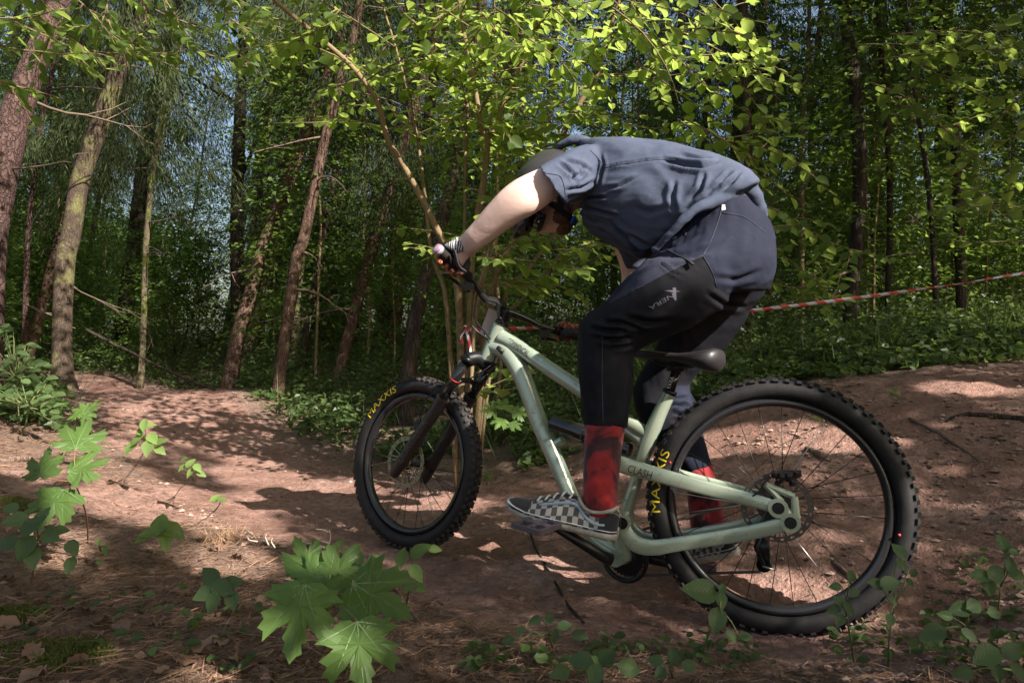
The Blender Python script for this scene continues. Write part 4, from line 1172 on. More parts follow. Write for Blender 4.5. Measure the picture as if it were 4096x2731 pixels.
def shoe(heel, toe, up, parent, detail=True):
    X = nrm(toe - heel); L = np.linalg.norm(toe - heel); Z = nrm(up - X * np.dot(up, X)); Y = np.cross(Z, X)
    w = lambda x, y, z: heel + X * (x * L) + Y * y + Z * z
    hw = lambda x: .043 * (np.interp(x, [0, .04, .15, .35, .6, .78, .92, .98, 1], [.35, .68, .82, .82, 1.05, 1.08, .8, .5, .2]))
    cy = lambda x: .006 * math.sin(x * 3)
    xs = np.array([0, .015, .05, .1, .2, .3, .4, .5, .6, .7, .8, .88, .94, .98, 1.0])
    def section(x, z0, z1, grow, k=16, e=.6):
        a = np.arange(k) * 2 * math.pi / k
        return np.array([w(x, cy(x) + (hw(x) + grow) * np.sign(np.cos(t)) * abs(np.cos(t)) ** e, (z0 + z1) / 2 + (z1 - z0) / 2 * np.sign(np.sin(t)) * abs(np.sin(t)) ** e) for t in a])
    s = part('shoe', parent)
    rise = lambda x: .012 * max(0, (x - .75) / .25) ** 2
    MB().ring([section(x, rise(x), .028 + rise(x) * .6, .004) for x in xs]).build('sole', MT['foxing'], s)
    MB().ring([section(x, .0285 + rise(x) * .6, .0315 + rise(x) * .6, .0045) for x in xs]).build('sole_stripe', MT['white'], s)
    # upper: height along the foot; grid carries uv so the check prints on it
    ht_ = lambda x: np.interp(x, [0, .04, .14, .26, .36, .5, .65, .8, .92, 1], [.078, .092, .075, .073, .098, .098, .072, .052, .044, .03])
    mb = MB(); K = 24; rings, uvs, mats_ = [], [], []
    xs2 = np.linspace(0.0, .985, 40)
    for x in xs2:
        z1 = ht_(x) + rise(x) * .6; R = []
        for k in range(K):
            t = math.radians(-25) + math.radians(230) * k / (K - 1)
            c, s_ = math.cos(t), math.sin(t)
            inw = 1 - .45 * max(0, s_) ** 1.5
            y = cy(x) + hw(x) * c * (inw if abs(c) > .2 else inw)
            z = .026 + (z1 - .026) * max(s_, -.3) ** (1.0 if s_ > 0 else 1) if s_ > 0 else .026 + s_ * .01
            R.append(w(x, y, z)); uvs.append((x * .8, k / K))
        rings.append(np.array(R))
    Fc, mi_ = [], []
    for i in range(len(xs2) - 1):
        for k in range(K - 1):
            Fc.append((i * K + k, i * K + k + 1, (i + 1) * K + k + 1, (i + 1) * K + k))
            x = xs2[i]; sidev = min(k, K - 2 - k) / K
            mi_.append(1 if (x > .74 - (0.3 if sidev > .36 else 0) and not (x < .8 and sidev < .12)) or (x < .14 and sidev < .3) or (sidev > .36 and x > .3) else 0)
    V = np.concatenate(rings); o0 = origin(s)
    o = obj('upper', V, Fc, [MT['check'], MT['suede']], s, mi=mi_, uv=uvs)
    sm = o.modifiers.new('thick', 'SOLIDIFY'); sm.thickness = .002; sm.offset = 1
    # padded collar
    col = [w(x, cy(x) + y, z) for x, y, z in ((.03, 0, .094), (.08, .02, .086), (.16, .028, .077), (.26, .028, .076), (.33, .02, .092), (.36, 0, .1), (.33, -.02, .092), (.26, -.028, .076), (.16, -.028, .077), (.08, -.02, .086))]
    MB().tube(col + [col[0]], .006, 8, sub=3).build('collar', MT['check'] if False else MT['white'], s) if False else MB().tube(col + [col[0]], .0055, 8, sub=3).build('collar', MT['foxing'], s)
    for sd_ in (1, -1):
        pts = []
        for x, z in ((.10, .045), (.18, .043), (.27, .055), (.34, .076), (.42, .082), (.55, .070), (.68, .055)):
            zz = (z - .026) / (ht_(x) - .026); zz = min(max(zz, 0), .95); t = math.asin(zz); inw = 1 - .45 * math.sin(t) ** 1.5
            pts.append(w(x, cy(x) + sd_ * (hw(x) * math.cos(t) * inw + .0025), z))
        MB().tube(pts, [.003, .0045, .005, .005, .005, .0045, .003], 8, sub=4, flat=1).build('side_stripe', MT['pipe'], s)
    if detail:
        for i in range(5):
            x = .42 + .07 * i; z = ht_(x) + .003
            MB().tube([w(x, cy(x) - .02, z - .006), w(x, cy(x), z + .002), w(x + .01, cy(x) + .02, z - .006)], .0032, 6, sub=3).build('lace', MT['white'], s)
    return s
shoe(P(2468, 2158, 1.955), P(2030, 2040, 2.085), np.array([.15, -.15, 1.0]), rider)
shoe(P(2960, 2218, 2.165), P(2705, 2262, 2.31), np.array([0, -.1, 1.0]), rider, False)

# --- gloves: palm, four fingers curled round the grip, thumb underneath
MT['glove'] = mat('black_glove', (.02, .018, .022), .75)
MT['zebra'] = mat('zebra_cuff', (.02, .02, .02), .7); q = NT(MT['zebra']); w_ = q.n('ShaderNodeTexWave'); w_.inputs['Scale'].default_value = 38; w_.inputs['Distortion'].default_value = 5; w_.inputs['Detail'].default_value = 1
q.l(q.coord('Object', (1, .4, .8)), w_.inputs[0]); q.set(col=q.ramp(w_.outputs['Fac'], [(.45, (.014, .013, .016)), (.55, (.55, .54, .56))]))
MT['tiger'] = mat('tiger_print', (.5, .12, .04), .75); q = NT(MT['tiger']); w_ = q.noise(q.coord('Object', (1.2, .6, 1)), 42, 4, .6, 2.0)
q.set(col=q.ramp(w_, [(.40, (.014, .01, .01)), (.48, (.2, .045, .02)), (.58, (.5, .15, .06)), (.72, (.5, .32, .2))]))
def glove(end, inner, wrist, back_hint, mirror):
    """bar runs end->inner (outer end of the grip first); wrist is where the forearm meets the hand"""
    t = nrm(inner - end); mid = end + t * .072
    e1 = wrist - mid; e1 = nrm(e1 - t * np.dot(e1, t))            # from bar towards the wrist
    e2 = nrm(np.cross(t, e1)); e2 = e2 if np.dot(e2, back_hint) > 0 else -e2   # over the top / front of the bar
    g = MB()
    knu = lambda s: end + t * s + e1 * .012 + e2 * .034
    # palm: from wrist to the knuckle row, a flattened slab that covers the grip
    A = wrist + e2 * .004
    for s in (.026, .05, .072, .094):
        g.tube([A + t * (s - .06) * .55, (A + t * (s - .06) * .8) * .5 + (end + t * s + e1 * .03 + e2 * .014) * .5, end + t * s + e1 * .026 + e2 * .020, knu(s)], [.024, .019, .0165, .0125], 12, sub=3)
    g.tube([A, A - (mid - A) * .25, A - (mid - A) * .55], [.031, .031, .033], 16)
    for i, s in enumerate((.024, .048, .072, .094)):
        ln = (.86, .98, 1.02, .95)[i]; pts = []
        for a in (70, 105, 140, 175, 205, 235):
            a = math.radians(90 + (a - 90) * ln)
            pts.append(end + t * (s + .002 * i) + (e1 * math.cos(a) + e2 * math.sin(a)) * (.0285 if a < 3.3 else .026))
        g.tube([knu(s)] + pts, [.0125, .0118, .0115, .0112, .0105, .010, .0085], 10, sub=3)
    th = [A * .55 + (end + t * .098 + e1 * .02) * .45, end + t * .102 + e1 * .03 - e2 * .010, end + t * .104 + e1 * .006 - e2 * .028, end + t * .092 - e1 * .016 - e2 * .024]
    g.tube(th, [.02, .0155, .0125, .010], 10, sub=3)
    V, N, F_ = remesh(g, .0036, 2)
    V = V + N * (.0012 * fbm(V[:, 0] * 1 + V[:, 2], V[:, 1] + V[:, 2] * .6, 70, 4, 3))[:, None]
    F_ = np.array(F_); fc = V[F_].mean(1); r = fc - end
    a1, a2 = r @ e1, r @ e2
    mi = np.zeros(len(F_), int)
    al = ((fc - wrist) @ nrm(mid - wrist))
    mi[al < .012] = 1
    mi[(al > .052) & ((a2 > .006) | (a1 < .0))] = 2
    o = obj('glove', V, F_, [MT['glove'], MT['zebra'], MT['tiger']], rider, mi=mi)
    return o
glove(GL0 + nrm(GL1 - GL0) * .012, GL1, P(1845, 1000, 2.305), np.array([-.6, .6, -.1]), False)
glove(GR1 + nrm(GR0 - GR1) * .012, GR0, P(2372, 1336, 2.72), np.array([-.8, .2, 0]), True)
MB().tube([P(1818, 1000, 2.26), P(1832, 1060, 2.275), P(1862, 1085, 2.29)], [.012, .016, .012], 10, flat=.3, up=np.array([.2, -1, .3]), sub=3).build('wrist_strap', MT['glove'], rider)

# --- helmet: ribbed half shell with peak, rim and straps
he = part('helmet', rider)
hb = MB(); R = []
hcx, hcz = -.012, .028
for i in range(15):
    el = math.radians(-20 + 108 * i / 14); ring = []
    for k in range(48):
        az = 2 * math.pi * k / 48
        rib_ = 1 + .028 * (abs(math.sin(az * 4)) ** 3) * math.cos(el) - .02 * (abs(math.cos(az * 4)) ** 6) * math.cos(el)
        low = -.02 * math.cos(az) * 0 + (.028 if math.cos(az) > .3 else -.012) * (1 - max(0, el) / 1.4)
        ring.append(hl(hcx + .152 * rib_ * math.cos(el) * math.cos(az), .112 * rib_ * math.cos(el) * math.sin(az), hcz + .098 * rib_ * math.sin(max(el, -.3)) + low * (1 if el < .5 else .3)))
    R.append(np.array(ring))
hb.ring(R, caps=(False, True))
o = hb.build('shell', MT['helmet'], he); sm = o.modifiers.new('thick', 'SOLIDIFY'); sm.thickness = .018; sm.offset = -1
for az in (-.9, -.45, 0.0, .45, .9, 2.2, 2.7, 3.14, 3.6, 4.1):
    pts = [hl(hcx + 1.012 * .152 * math.cos(e) * math.cos(az), 1.012 * .112 * math.cos(e) * math.sin(az), hcz + 1.012 * .098 * math.sin(e)) for e in (.42, .65, .9)]
    MB().tube(pts, [.007, .011, .007], 8, sub=3, flat=1).build('vent', MT['helmet_dark'], he)
pk = MB(); gr = []
for j in range(6):
    for i in range(9):
        a = -1.0 + 2.0 * i / 8; ext = j / 5
        gr.append(hl(hcx + (.145 + .045 * ext * math.cos(a * .9)) * math.cos(a * .75), (.105 + .012 * ext) * math.sin(a), hcz + .052 - .03 * ext - .03 * a * a))
Fp = [(j * 9 + i, j * 9 + i + 1, (j + 1) * 9 + i + 1, (j + 1) * 9 + i) for j in range(5) for i in range(8)]
o = pk.add(gr, Fp).build('peak', MT['helmet'], he); sm = o.modifiers.new('thick', 'SOLIDIFY'); sm.thickness = .005
pts = [hl(hcx + .156 * math.cos(a), .116 * math.sin(a), hcz + .012) for a in np.linspace(-1.8, 1.8, 13)]
MB().tube(pts, .0035, 6, sub=2).build('trim_line', MT['blue'], he)
NS = 1 if np.dot(HD_s, EYE - HC) > 0 else -1      # the side of the head nearer the viewer
for s in (1, -1):
    MB().tube([hl(.01, s * .082, .01), hl(.012, s * .078, -.04), hl(.02, s * .058, -.09), hl(.024, s * .02, -.118), hl(.024, 0, -.121)], [.011] * 5, 8, sub=4, flat=.22, up=HD_f).build('chin_strap', MT['webbing'], he)
    MB().tube([hl(-.075, s * .07, .0), hl(-.03, s * .074, -.045), hl(.014, s * .07, -.062)], [.009] * 3, 8, sub=4, flat=.22, up=HD_c).build('chin_strap', MT['webbing'], he)
bk = MB(); bk.box(hl(.024, NS * .032, -.118), HD_f * .014, HD_s * .012, HD_c * .005); bk.box(hl(.026, NS * .005, -.126), HD_f * .012, HD_s * .014, HD_c * .005)
bk.build('buckle', MT['blue'], he)
go = part('goggles', rider)
gv = []
for j, z in enumerate((.022, -.03)):
    for i in range(11):
        a = -1.25 + 2.5 * i / 10
        gv.append(hl(.0 + .112 * math.cos(a * .8), .083 * math.sin(a), z + (.012 * math.exp(-(a / .3) ** 2) if j else 0)))
o = obj('lens', gv, [(i, i + 1, 12 + i, 11 + i) for i in range(10)], MT['lens'], go)
sm = o.modifiers.new('thick', 'SOLIDIFY'); sm.thickness = .004
rim_ = gv[:11] + gv[:10:-1]
MB().tube(rim_ + [rim_[0]], .0055, 8).build('goggle_frame', MT['webbing'], go)
# ------------------------------------------------------------------ trees
def trunkmesh(pts, rad, name, m, parent, k=16, rough=.06, flare=0.0, seed=0, sub=5):
    pts, rad = smoothpath(np.array(pts, float), np.array(rad, float), sub)
    T = nrm(np.gradient(pts, axis=0)); x = np.array([1., 0, 0]); R = []
    h0 = pts[0][2]
    for i in range(len(pts)):
        x = nrm(x - T[i] * np.dot(x, T[i])); y = np.cross(T[i], x); a = np.arange(k) * 2 * math.pi / k
        hh = pts[i][2] - h0
        fl = 1 + flare * math.exp(-max(hh, 0) / (rad[0] * 1.6)) * (1 + .45 * np.cos(a * 5 + seed))
        rr = rad[i] * fl * (1 + rough * fbm(a * 1.1, np.full(k, hh * 2.2), 1.5, seed, 3))
        R.append(pts[i] + rr[:, None] * (np.cos(a)[:, None] * x + np.sin(a)[:, None] * y))
    b = MB().ring(R, caps=(False, True))
    return b.build(name, m, parent)
def limb(parent, p0, d, L, r, m, rg, droop=.0, name='branch', twigs=3):
    pts = [np.array(p0, float)]; d = nrm(np.array(d, float)); n = 6
    for i in range(n):
        d = nrm(d + rg.normal(size=3) * .13 + np.array([0, 0, -droop]))
        pts.append(pts[-1] + d * L / n)
    pts = np.array(pts)
    b = MB().tube(pts, np.linspace(r, r * .25, n + 1), 6)
    for j in range(twigs):
        i = rg.integers(2, n); dd = nrm(d + rg.normal(size=3) * .9 + [0, 0, -.2])
        q1 = pts[i] + dd * L * rg.uniform(.15, .35)
        b.tube([pts[i], (pts[i] + q1) / 2 + rg.normal(size=3) * .02 * L, q1], [r * .4, r * .3, r * .15], 5)
    b.build(name, m, parent)
    return pts

# crowns, modelled once and shared by trees of a kind
def spruce_crown(seed, h0, h1, reach, nb=70, dense=1.0):
    """drooping boughs hung with needle sprays, base of the tree at the origin"""
    rg = np.random.default_rng(seed); Cn, Dn, Ln, Wn = [], [], [], []
    for b in range(nb):
        h = h0 + (h1 - h0) * (b + rg.uniform()) / nb; az = rg.uniform(0, 2 * math.pi)
        L = reach * (1 - .65 * (h - h0) / (h1 - h0)) * rg.uniform(.6, 1.1); dr = rg.uniform(.25, .6)
        t = np.linspace(.18, 1, int(16 * dense)); az2 = az + rg.normal() * .1
        bx = np.stack([np.cos(az2) * L * t, np.sin(az2) * L * t, h + .1 * t * L - dr * L * t ** 2], 1)
        for p, tt in zip(bx, t):
            k = int(rg.integers(18, 28))
            side = np.array([-math.sin(az), math.cos(az), 0])
            sp = rg.uniform(-1, 1, k); hang = rg.uniform(0, 1, k) ** 1.3
            c = p + side * (sp * .30 * (1.15 - tt * .6))[:, None] * 1.0 + np.array([0, 0, -1.]) * (hang * .32 * (1.1 - .4 * tt) + np.abs(sp) * .08)[:, None] + rg.normal(size=(k, 3)) * .03
            d = side * sp[:, None] * .5 + np.array([math.cos(az), math.sin(az), 0]) * .45 + np.array([0, 0, -1.]) * rg.uniform(.3, 1.3, k)[:, None]
            Cn.append(c); Dn.append(d); Ln.append(rg.uniform(.06, .15, k)); Wn.append(rg.uniform(.007, .016, k))
    c, d, L, W = map(np.concatenate, (Cn, Dn, Ln, Wn))
    V, Fc = needles(c, d, L, W, rg)
    return mkmesh('spruce_crown', V, Fc, MT['needle'], False, rnd=np.repeat(rg.uniform(0, 1, len(c)), 4))
def leaf_crown(seed, h0, h1, reach, nb, leaf, m, per=26, flat=.16, layers=True):
    """sprays of broad leaves held level along side branches"""
    rg = np.random.default_rng(seed); Cn, Dn, Nn = [], [], []
    for b in range(nb):
        h = h0 + (h1 - h0) * rg.uniform() ** .85; az = rg.uniform(0, 2 * math.pi); f = (h - h0) / (h1 - h0)
        L = reach * (1 - .55 * f) * rg.uniform(.55, 1.1); up = rg.uniform(.0, .55)
        k = per; nt = 4; tj = rg.uniform(.3, 1, nt) ** .8; sj = rg.normal(size=nt) * .24; zj = rg.normal(size=nt) * flat
        w_ = rg.integers(0, nt, k); t = np.clip(tj[w_] + rg.normal(size=k) * .06, .1, 1.05); bend = rg.normal() * .3
        a2 = az + bend * t
        side = np.stack([-np.sin(a2), np.cos(a2), 0 * a2], 1); sp = sj[w_] + rg.normal(size=k) * .085
        c = np.stack([np.cos(a2) * L * t, np.sin(a2) * L * t, h + up * L * t - .35 * L * t * t], 1) + side * sp[:, None] + np.array([0, 0, 1.]) * (zj[w_] + rg.normal(size=k) * .035)[:, None]
        d = np.stack([np.cos(a2), np.sin(a2), 0 * a2 - .3], 1) * .7 + side * np.sign(sp - sj[w_])[:, None] * .8 + rg.normal(size=(k, 3)) * .3
        Cn.append(c); Dn.append(d); Nn.append(rg.normal(size=(k, 3)) * .45 + [0, 0, 1])
    c, d, n = map(np.concatenate, (Cn, Dn, Nn)); L = leaf * rg.uniform(.65, 1.25, len(c))
    V, Fc = leafquads(c, d, n, L, L * rg.uniform(.6, .8, len(c)))
    return mkmesh('leaf_crown', V, Fc, m, False, rnd=np.repeat(rg.uniform(0, 1, len(c)), 4))
CR_S = [spruce_crown(31 + i, 2.3 + .5 * i, 12 + i, 1.9, 78) for i in range(3)]
CR_HI = [spruce_crown(41 + i, 4.6, 13, 2.0, 58) for i in range(2)]
CR_B = [leaf_crown(51 + i, .5 + .3 * i, 4.6 + .9 * i, 1.5 + .12 * i, 200, .07, MT['leaf_mid'], 28) for i in range(4)]
CR_T = [leaf_crown(61 + i, 2.4, 12, 2.6, 210, .085, MT['leaf_far'], 28) for i in range(3)]

def sapling_trunk(parent, h, r, rg, m):
    pts = [(0, 0, -.15)]; x = y = 0
    for i in range(6):
        x += rg.normal() * .05 * h / 6; y += rg.normal() * .05 * h / 6
        pts.append((x, y, h * (i + 1) / 6))
    return np.array(pts), np.linspace(r, r * .3, 7)

def big_tree(name, label, pts, d, bark, crown=None, dtop=0.0, nb=5, flare=.25, group=None, mossy=None, top=11.0, cat='tree', blen=(.5, 1.3), droop=.08):
    """pts: (photo x, photo y, width in photo px) from the foot upwards"""
    n = len(pts); dd = [d + dtop * i / (n - 1) for i in range(n)]
    W = [P(x, y, q_) for (x, y, w), q_ in zip(pts, dd)]; Rr = [w * .9 / FL * q_ / 2 for (x, y, w), q_ in zip(pts, dd)]
    base = W[0].copy(); base[2] = float(H(base[0], base[1])) - .02
    W[0] = base
    t = thing(name, label, cat, tuple(base), group)
    e = W[-1] - W[-2]; e = e / e[2]
    e[:2] *= .5
    if W[-1][2] < top:
        for f in (.35, .7, 1.0):
            z = W[-1][2]; step = (top - W[n - 1][2]) * .35
            W.append(W[-1] + e * step); Rr.append(Rr[-1] * .72)
    trunkmesh([W[0] - [0, 0, .2]] + W, [Rr[0] * 1.02] + Rr, 'trunk', bark, t, 18, flare=flare, seed=int(pts[0][0]) % 97)
    rg = np.random.default_rng(int(abs(pts[0][0]) * 3 + d * 10))
    A = np.array(W); zz = A[:, 2]
    for i in range(nb):
        z = base[2] + .7 + (3.6) * (i + rg.uniform()) / nb
        c = np.array([np.interp(z, zz, A[:, 0]), np.interp(z, zz, A[:, 1]), z]); rr = np.interp(z, zz, Rr)
        az = rg.uniform(0, 2 * math.pi); dv = np.array([math.cos(az), math.sin(az), rg.uniform(-.15, .25)])
        limb(t, c + dv * rr * .7, dv, rg.uniform(*blen), rg.uniform(.008, .016), MT['twig'], rg, droop)
    if crown is not None:
        o = bpy.data.objects.new('crown', crown); link(o, t)
        k = A[np.argmin(abs(zz - base[2] - 5))] - base
        o.location = (k[0] * .8, k[1] * .8, 0); o.rotation_euler = (0, 0, rg.uniform(0, 6.28))
    return t

big_tree('pine_tree', 'thick red-barked pine with plated bark at the left edge, leaning in', [(-70, 1480, 150), (-45, 1050, 125), (-5, 770, 122), (57, 478, 118), (137, 255, 100), (215, 60, 86), (250, -60, 82)], 5.2, MT['pine_bark'], CR_HI[0], .8, 4)
big_tree('spruce_tree', 'tall beige-barked spruce with dead side limbs beside the far end of the trail', [(255, 1545, 100), (248, 1478, 84), (250, 1255, 78), (262, 1032, 78), (285, 940, 78), (319, 733, 76), (383, 542, 74), (440, 383, 70), (536, 128, 60), (585, 0, 54)], 6.6, MT['beige_bark'], CR_S[0], .8, 6, .35)
big_tree('spruce_tree', 'sunlit brown spruce trunk leaning right, behind the darker one next to it', [(915, 1555, 72), (950, 1351, 64), (1000, 1190, 62), (1046, 1010, 58), (1105, 850, 54), (1180, 660, 52), (1255, 450, 50), (1310, 300, 46), (1380, 60, 40)], 7.6, MT['brown_bark'], CR_S[1], .8, 5, .2)
big_tree('spruce_tree', 'dark reddish leaning spruce trunk closest to the trail bend', [(1108, 1592, 56), (1130, 1420, 50), (1160, 1210, 50), (1186, 1032, 48), (1215, 950, 47), (1260, 740, 46), (1310, 520, 44), (1371, 287, 40), (1430, 60, 36)], 6.8, MT['brown_bark'], CR_S[2], .6, 6, .2)
big_tree('spruce_tree', 'short visible trunk with one reddish lit side, behind the front wheel', [(1340, 1572, 58), (1365, 1450, 54), (1400, 1319, 50), (1450, 1130, 48), (1560, 760, 44), (1660, 420, 40), (1760, 60, 34)], 8.2, MT['brown_bark'], CR_S[0], .5, 5, .2)
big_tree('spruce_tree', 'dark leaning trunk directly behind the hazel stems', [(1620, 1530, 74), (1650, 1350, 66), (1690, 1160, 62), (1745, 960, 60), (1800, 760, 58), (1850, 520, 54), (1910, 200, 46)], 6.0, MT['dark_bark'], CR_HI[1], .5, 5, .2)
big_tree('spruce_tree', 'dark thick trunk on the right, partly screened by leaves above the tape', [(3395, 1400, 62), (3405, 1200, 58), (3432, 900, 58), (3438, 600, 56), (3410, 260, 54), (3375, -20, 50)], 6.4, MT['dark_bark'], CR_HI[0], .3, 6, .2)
big_tree('spruce_tree', 'slim dark trunk just right of the thicker screened trunk', [(3545, 1390, 28), (3555, 1100, 26), (3560, 760, 25), (3540, 380, 24), (3510, 20, 22)], 7.2, MT['dark_bark'], CR_S[1], .2, 5)
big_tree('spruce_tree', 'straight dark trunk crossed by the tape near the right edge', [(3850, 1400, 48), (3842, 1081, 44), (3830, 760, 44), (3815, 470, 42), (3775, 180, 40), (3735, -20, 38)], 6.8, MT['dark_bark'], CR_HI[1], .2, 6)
big_tree('sapling', 'thin dark sapling ending below the tape, between two darker trunks', [(3752, 1330, 28), (3740, 1120, 25), (3728, 900, 23), (3700, 640, 20), (3650, 300, 17)], 6.0, MT['dark_bark'], CR_B[0], .2, 3, .1, top=6)
big_tree('spruce_tree', 'slim trunk with brown bark behind the rider’s lower back', [(3000, 1380, 42), (2995, 900, 38), (2992, 590, 36), (2985, 300, 35), (2975, -20, 33)], 7.6, MT['brown_bark'], CR_S[2], .2, 5)
big_tree('spruce_tree', 'thin reddish trunk between the left edge pine and the beige spruce', [(95, 1500, 26), (102, 1300, 24), (106, 1100, 23), (120, 860, 22), (160, 520, 20), (230, 160, 18)], 8.2, MT['pine_bark'], CR_S[1], .5, 4)
big_tree('spruce_tree', 'mossy thin trunk half hidden by shrubs left of the leaning pair', [(560, 1490, 30), (571, 1400, 27), (575, 1260, 26), (590, 900, 24), (640, 500, 22), (720, 100, 18)], 9.5, MT['moss_bark'], CR_S[2], .5, 5)
big_tree('spruce_tree', 'mossy yellow-green trunk right behind the dark reddish leaning one', [(1165, 1410, 34), (1185, 1280, 30), (1195, 1150, 30), (1230, 860, 28), (1290, 500, 26), (1370, 100, 22)], 11, MT['moss_bark'], CR_S[0], .5, 5)
big_tree('spruce_tree', 'pale grey slender trunk fading into shrubs above the lit forest floor', [(1205, 1480, 36), (1225, 1330, 34), (1262, 1100, 32), (1320, 800, 30), (1420, 300, 26)], 9.0, MT['beige_bark'], CR_HI[0], .5, 4)

# slender trunks deep in the wood: nothing tells one from another
rg = np.random.default_rng(77)
proto = None
spots = []
tries = 0
while len(spots) < 64 and tries < 4000:
    tries += 1
    d = 9.5 + 20 * rg.uniform() ** .8; x = rg.uniform(-.85, .85) * d
    if trail_d(np.array([x]), np.array([d]))[0] > -.5: continue
    if any(math.hypot(x - a, d - b) < .8 + d * .035 for a, b in spots): continue
    spots.append((x, d))
protos = []
for i in range(5):
    t = thing('spruce_tree', 'slender dark spruce deep in the shaded wood', 'tree', (0, 0, 0), 'slender spruces deep in the wood')
    pts, rr = sapling_trunk(t, 14, .07 + .022 * i, rg, None)
    pts[:, :2] *= .6
    trunkmesh(pts, rr, 'trunk', MT[('dark_bark', 'brown_bark', 'brown_bark', 'moss_bark', 'dark_bark')[i]], t, 10, seed=i)
    for k in range(4):
        az = rg.uniform(0, 6.28); limb(t, (0, 0, 1.2 + .8 * k), (math.cos(az), math.sin(az), .1), rg.uniform(.6, 1.3), .012, MT['twig'], rg, .1)
    c = bpy.data.objects.new('crown', (CR_S + CR_HI)[i]); link(c, t)
    protos.append(t)
def copy_thing(src, loc, rz, sc, lean=(0, 0), label=None, group=None):
    r = src.copy(); COL.objects.link(r)
    r.location = loc; r.rotation_euler = (lean[0], lean[1], rz); r.scale = (sc, sc, sc)
    if label: r['label'] = label
    if group: r['group'] = group
    for ch in src.children:
        c = ch.copy(); COL.objects.link(c); c.parent = r
        for g in ch.children:
            k = g.copy(); COL.objects.link(k); k.parent = c
    return r
used = set()
for i, (x, d) in enumerate(spots):
    s = protos[i % 5]; loc = (x, d, float(H(x, d)) - .05); rz = rg.uniform(0, 6.28); sc = rg.uniform(.85, 1.15); ln = (rg.normal() * .03, np.clip(.14 - x / d * .17, -.02, .3) * .8)
    if i < 5: s.location = loc; s.rotation_euler = (ln[0], ln[1], rz * 0); s.scale = (sc,) * 3
    else: copy_thing(s, loc, 0, sc, ln)

# tall broadleaf trees further back
rg = np.random.default_rng(78)
tp = []
for i in range(3):
    t = thing('broadleaf_tree', 'tall broad-leaved tree closing off the back of the wood', 'tree', (0, 0, 0), 'broad-leaved trees at the back of the wood')
    pts, rr = sapling_trunk(t, 11, .11, rg, None)
    trunkmesh(pts, rr, 'trunk', MT['dark_bark'], t, 10, seed=i + 9)
    for k in range(5):
        az = rg.uniform(0, 6.28); limb(t, (0, 0, 3 + k), (math.cos(az), math.sin(az), .7), 1.8, .03, MT['dark_bark'], rg, 0)
    link(bpy.data.objects.new('crown', CR_T[i]), t); tp.append(t)
sp2 = []
tries = 0
while len(sp2) < 20 and tries < 3000:
    tries += 1
    d = 11 + 18 * rg.uniform(); x = rg.uniform(-.95, .95) * d
    if any(math.hypot(x - a, d - b) < 2.0 for a, b in sp2): continue
    if x > 0 and rg.uniform() < .5: continue
    sp2.append((x, d))
for i, (x, d) in enumerate(sp2):
    loc = (x, d, float(H(x, d)) - .05); sc = rg.uniform(.75, 1.15)
    if i < 3: tp[i].location = loc; tp[i].scale = (sc,) * 3
    else: copy_thing(tp[i % 3], loc, rg.uniform(0, 6.28), sc)

# understorey saplings
rg = np.random.default_rng(79)
up_ = []
for i in range(4):
    t = thing('sapling', 'bushy green sapling in the undergrowth behind the trail', 'sapling', (0, 0, 0), 'saplings filling the understorey')
    h = 4.4 + .9 * i
    pts, rr = sapling_trunk(t, h, .022 + .004 * i, rg, None)
    trunkmesh(pts, rr, 'trunk', MT['hazel_bark'], t, 8, seed=i + 19)
    link(bpy.data.objects.new('crown', CR_B[i]), t); up_.append(t)
sp3 = []
tries = 0
while len(sp3) < 54 and tries < 6000:
    tries += 1
    d = 5.6 + 12 * rg.uniform() ** 1.2; x = rg.uniform(-.85, .85) * d
    if trail_d(np.array([x]), np.array([d]))[0] > -1.0: continue
    if x < -.9 and d < 8.0 and x > -6.0 and rg.uniform() < .7: continue
    if x > 0 and (rg.uniform() < .4 or d < 7.6): continue
    if any(math.hypot(x - a, d - b) < .75 for a, b in sp3): continue
    sp3.append((x, d))
for i, (x, d) in enumerate(sp3):
    loc = (x, d, float(H(x, d)) - .05); sc = rg.uniform(.45, 1.0) if x < 0 else rg.uniform(.6, 1.1)
    if i < 4: up_[i].location = loc; up_[i].scale = (sc,) * 3
    else: copy_thing(up_[i % 4], loc, rg.uniform(0, 6.28), sc)

# dense shrubs that close the view between the far trunks
rg = np.random.default_rng(80)
CR_L = [leaf_crown(71 + i, .05, 3.0 + .5 * i, 1.9, 260, .085, MT['leaf_far'], 30) for i in range(2)]
sh_ = []
for i in range(2):
    t = thing('shrub', 'dim shrub closing the view between the far trunks', 'shrub', (0, 0, 0), 'shrubs far back between the trunks')
    for k in range(3):
        az = rg.uniform(0, 6.28); limb(t, (0, 0, -.1), (math.cos(az) * .3, math.sin(az) * .3, 1), 2.2, .018, MT['dark_bark'], rg, 0, 'stem')
    link(bpy.data.objects.new('crown', CR_L[i]), t); sh_.append(t)
k = 0
for d, n_, sc0 in ((13, 10, .7), (17, 13, .9), (22, 15, 1.2), (28, 18, 1.6)):
    for i in range(n_):
        x = (-.92 + 1.84 * (i + rg.uniform(.1, .9)) / n_) * d; y = d + rg.normal() * 1.2
        if trail_d(np.array([x]), np.array([y]))[0] > -1.2: continue
        loc = (x, y, float(H(x, y)) - .05); sc = sc0 * rg.uniform(.8, 1.2)
        if k < 2: sh_[k].location = loc; sh_[k].scale = (sc,) * 3
        else: copy_thing(sh_[k % 2], loc, rg.uniform(0, 6.28), sc)
        k += 1

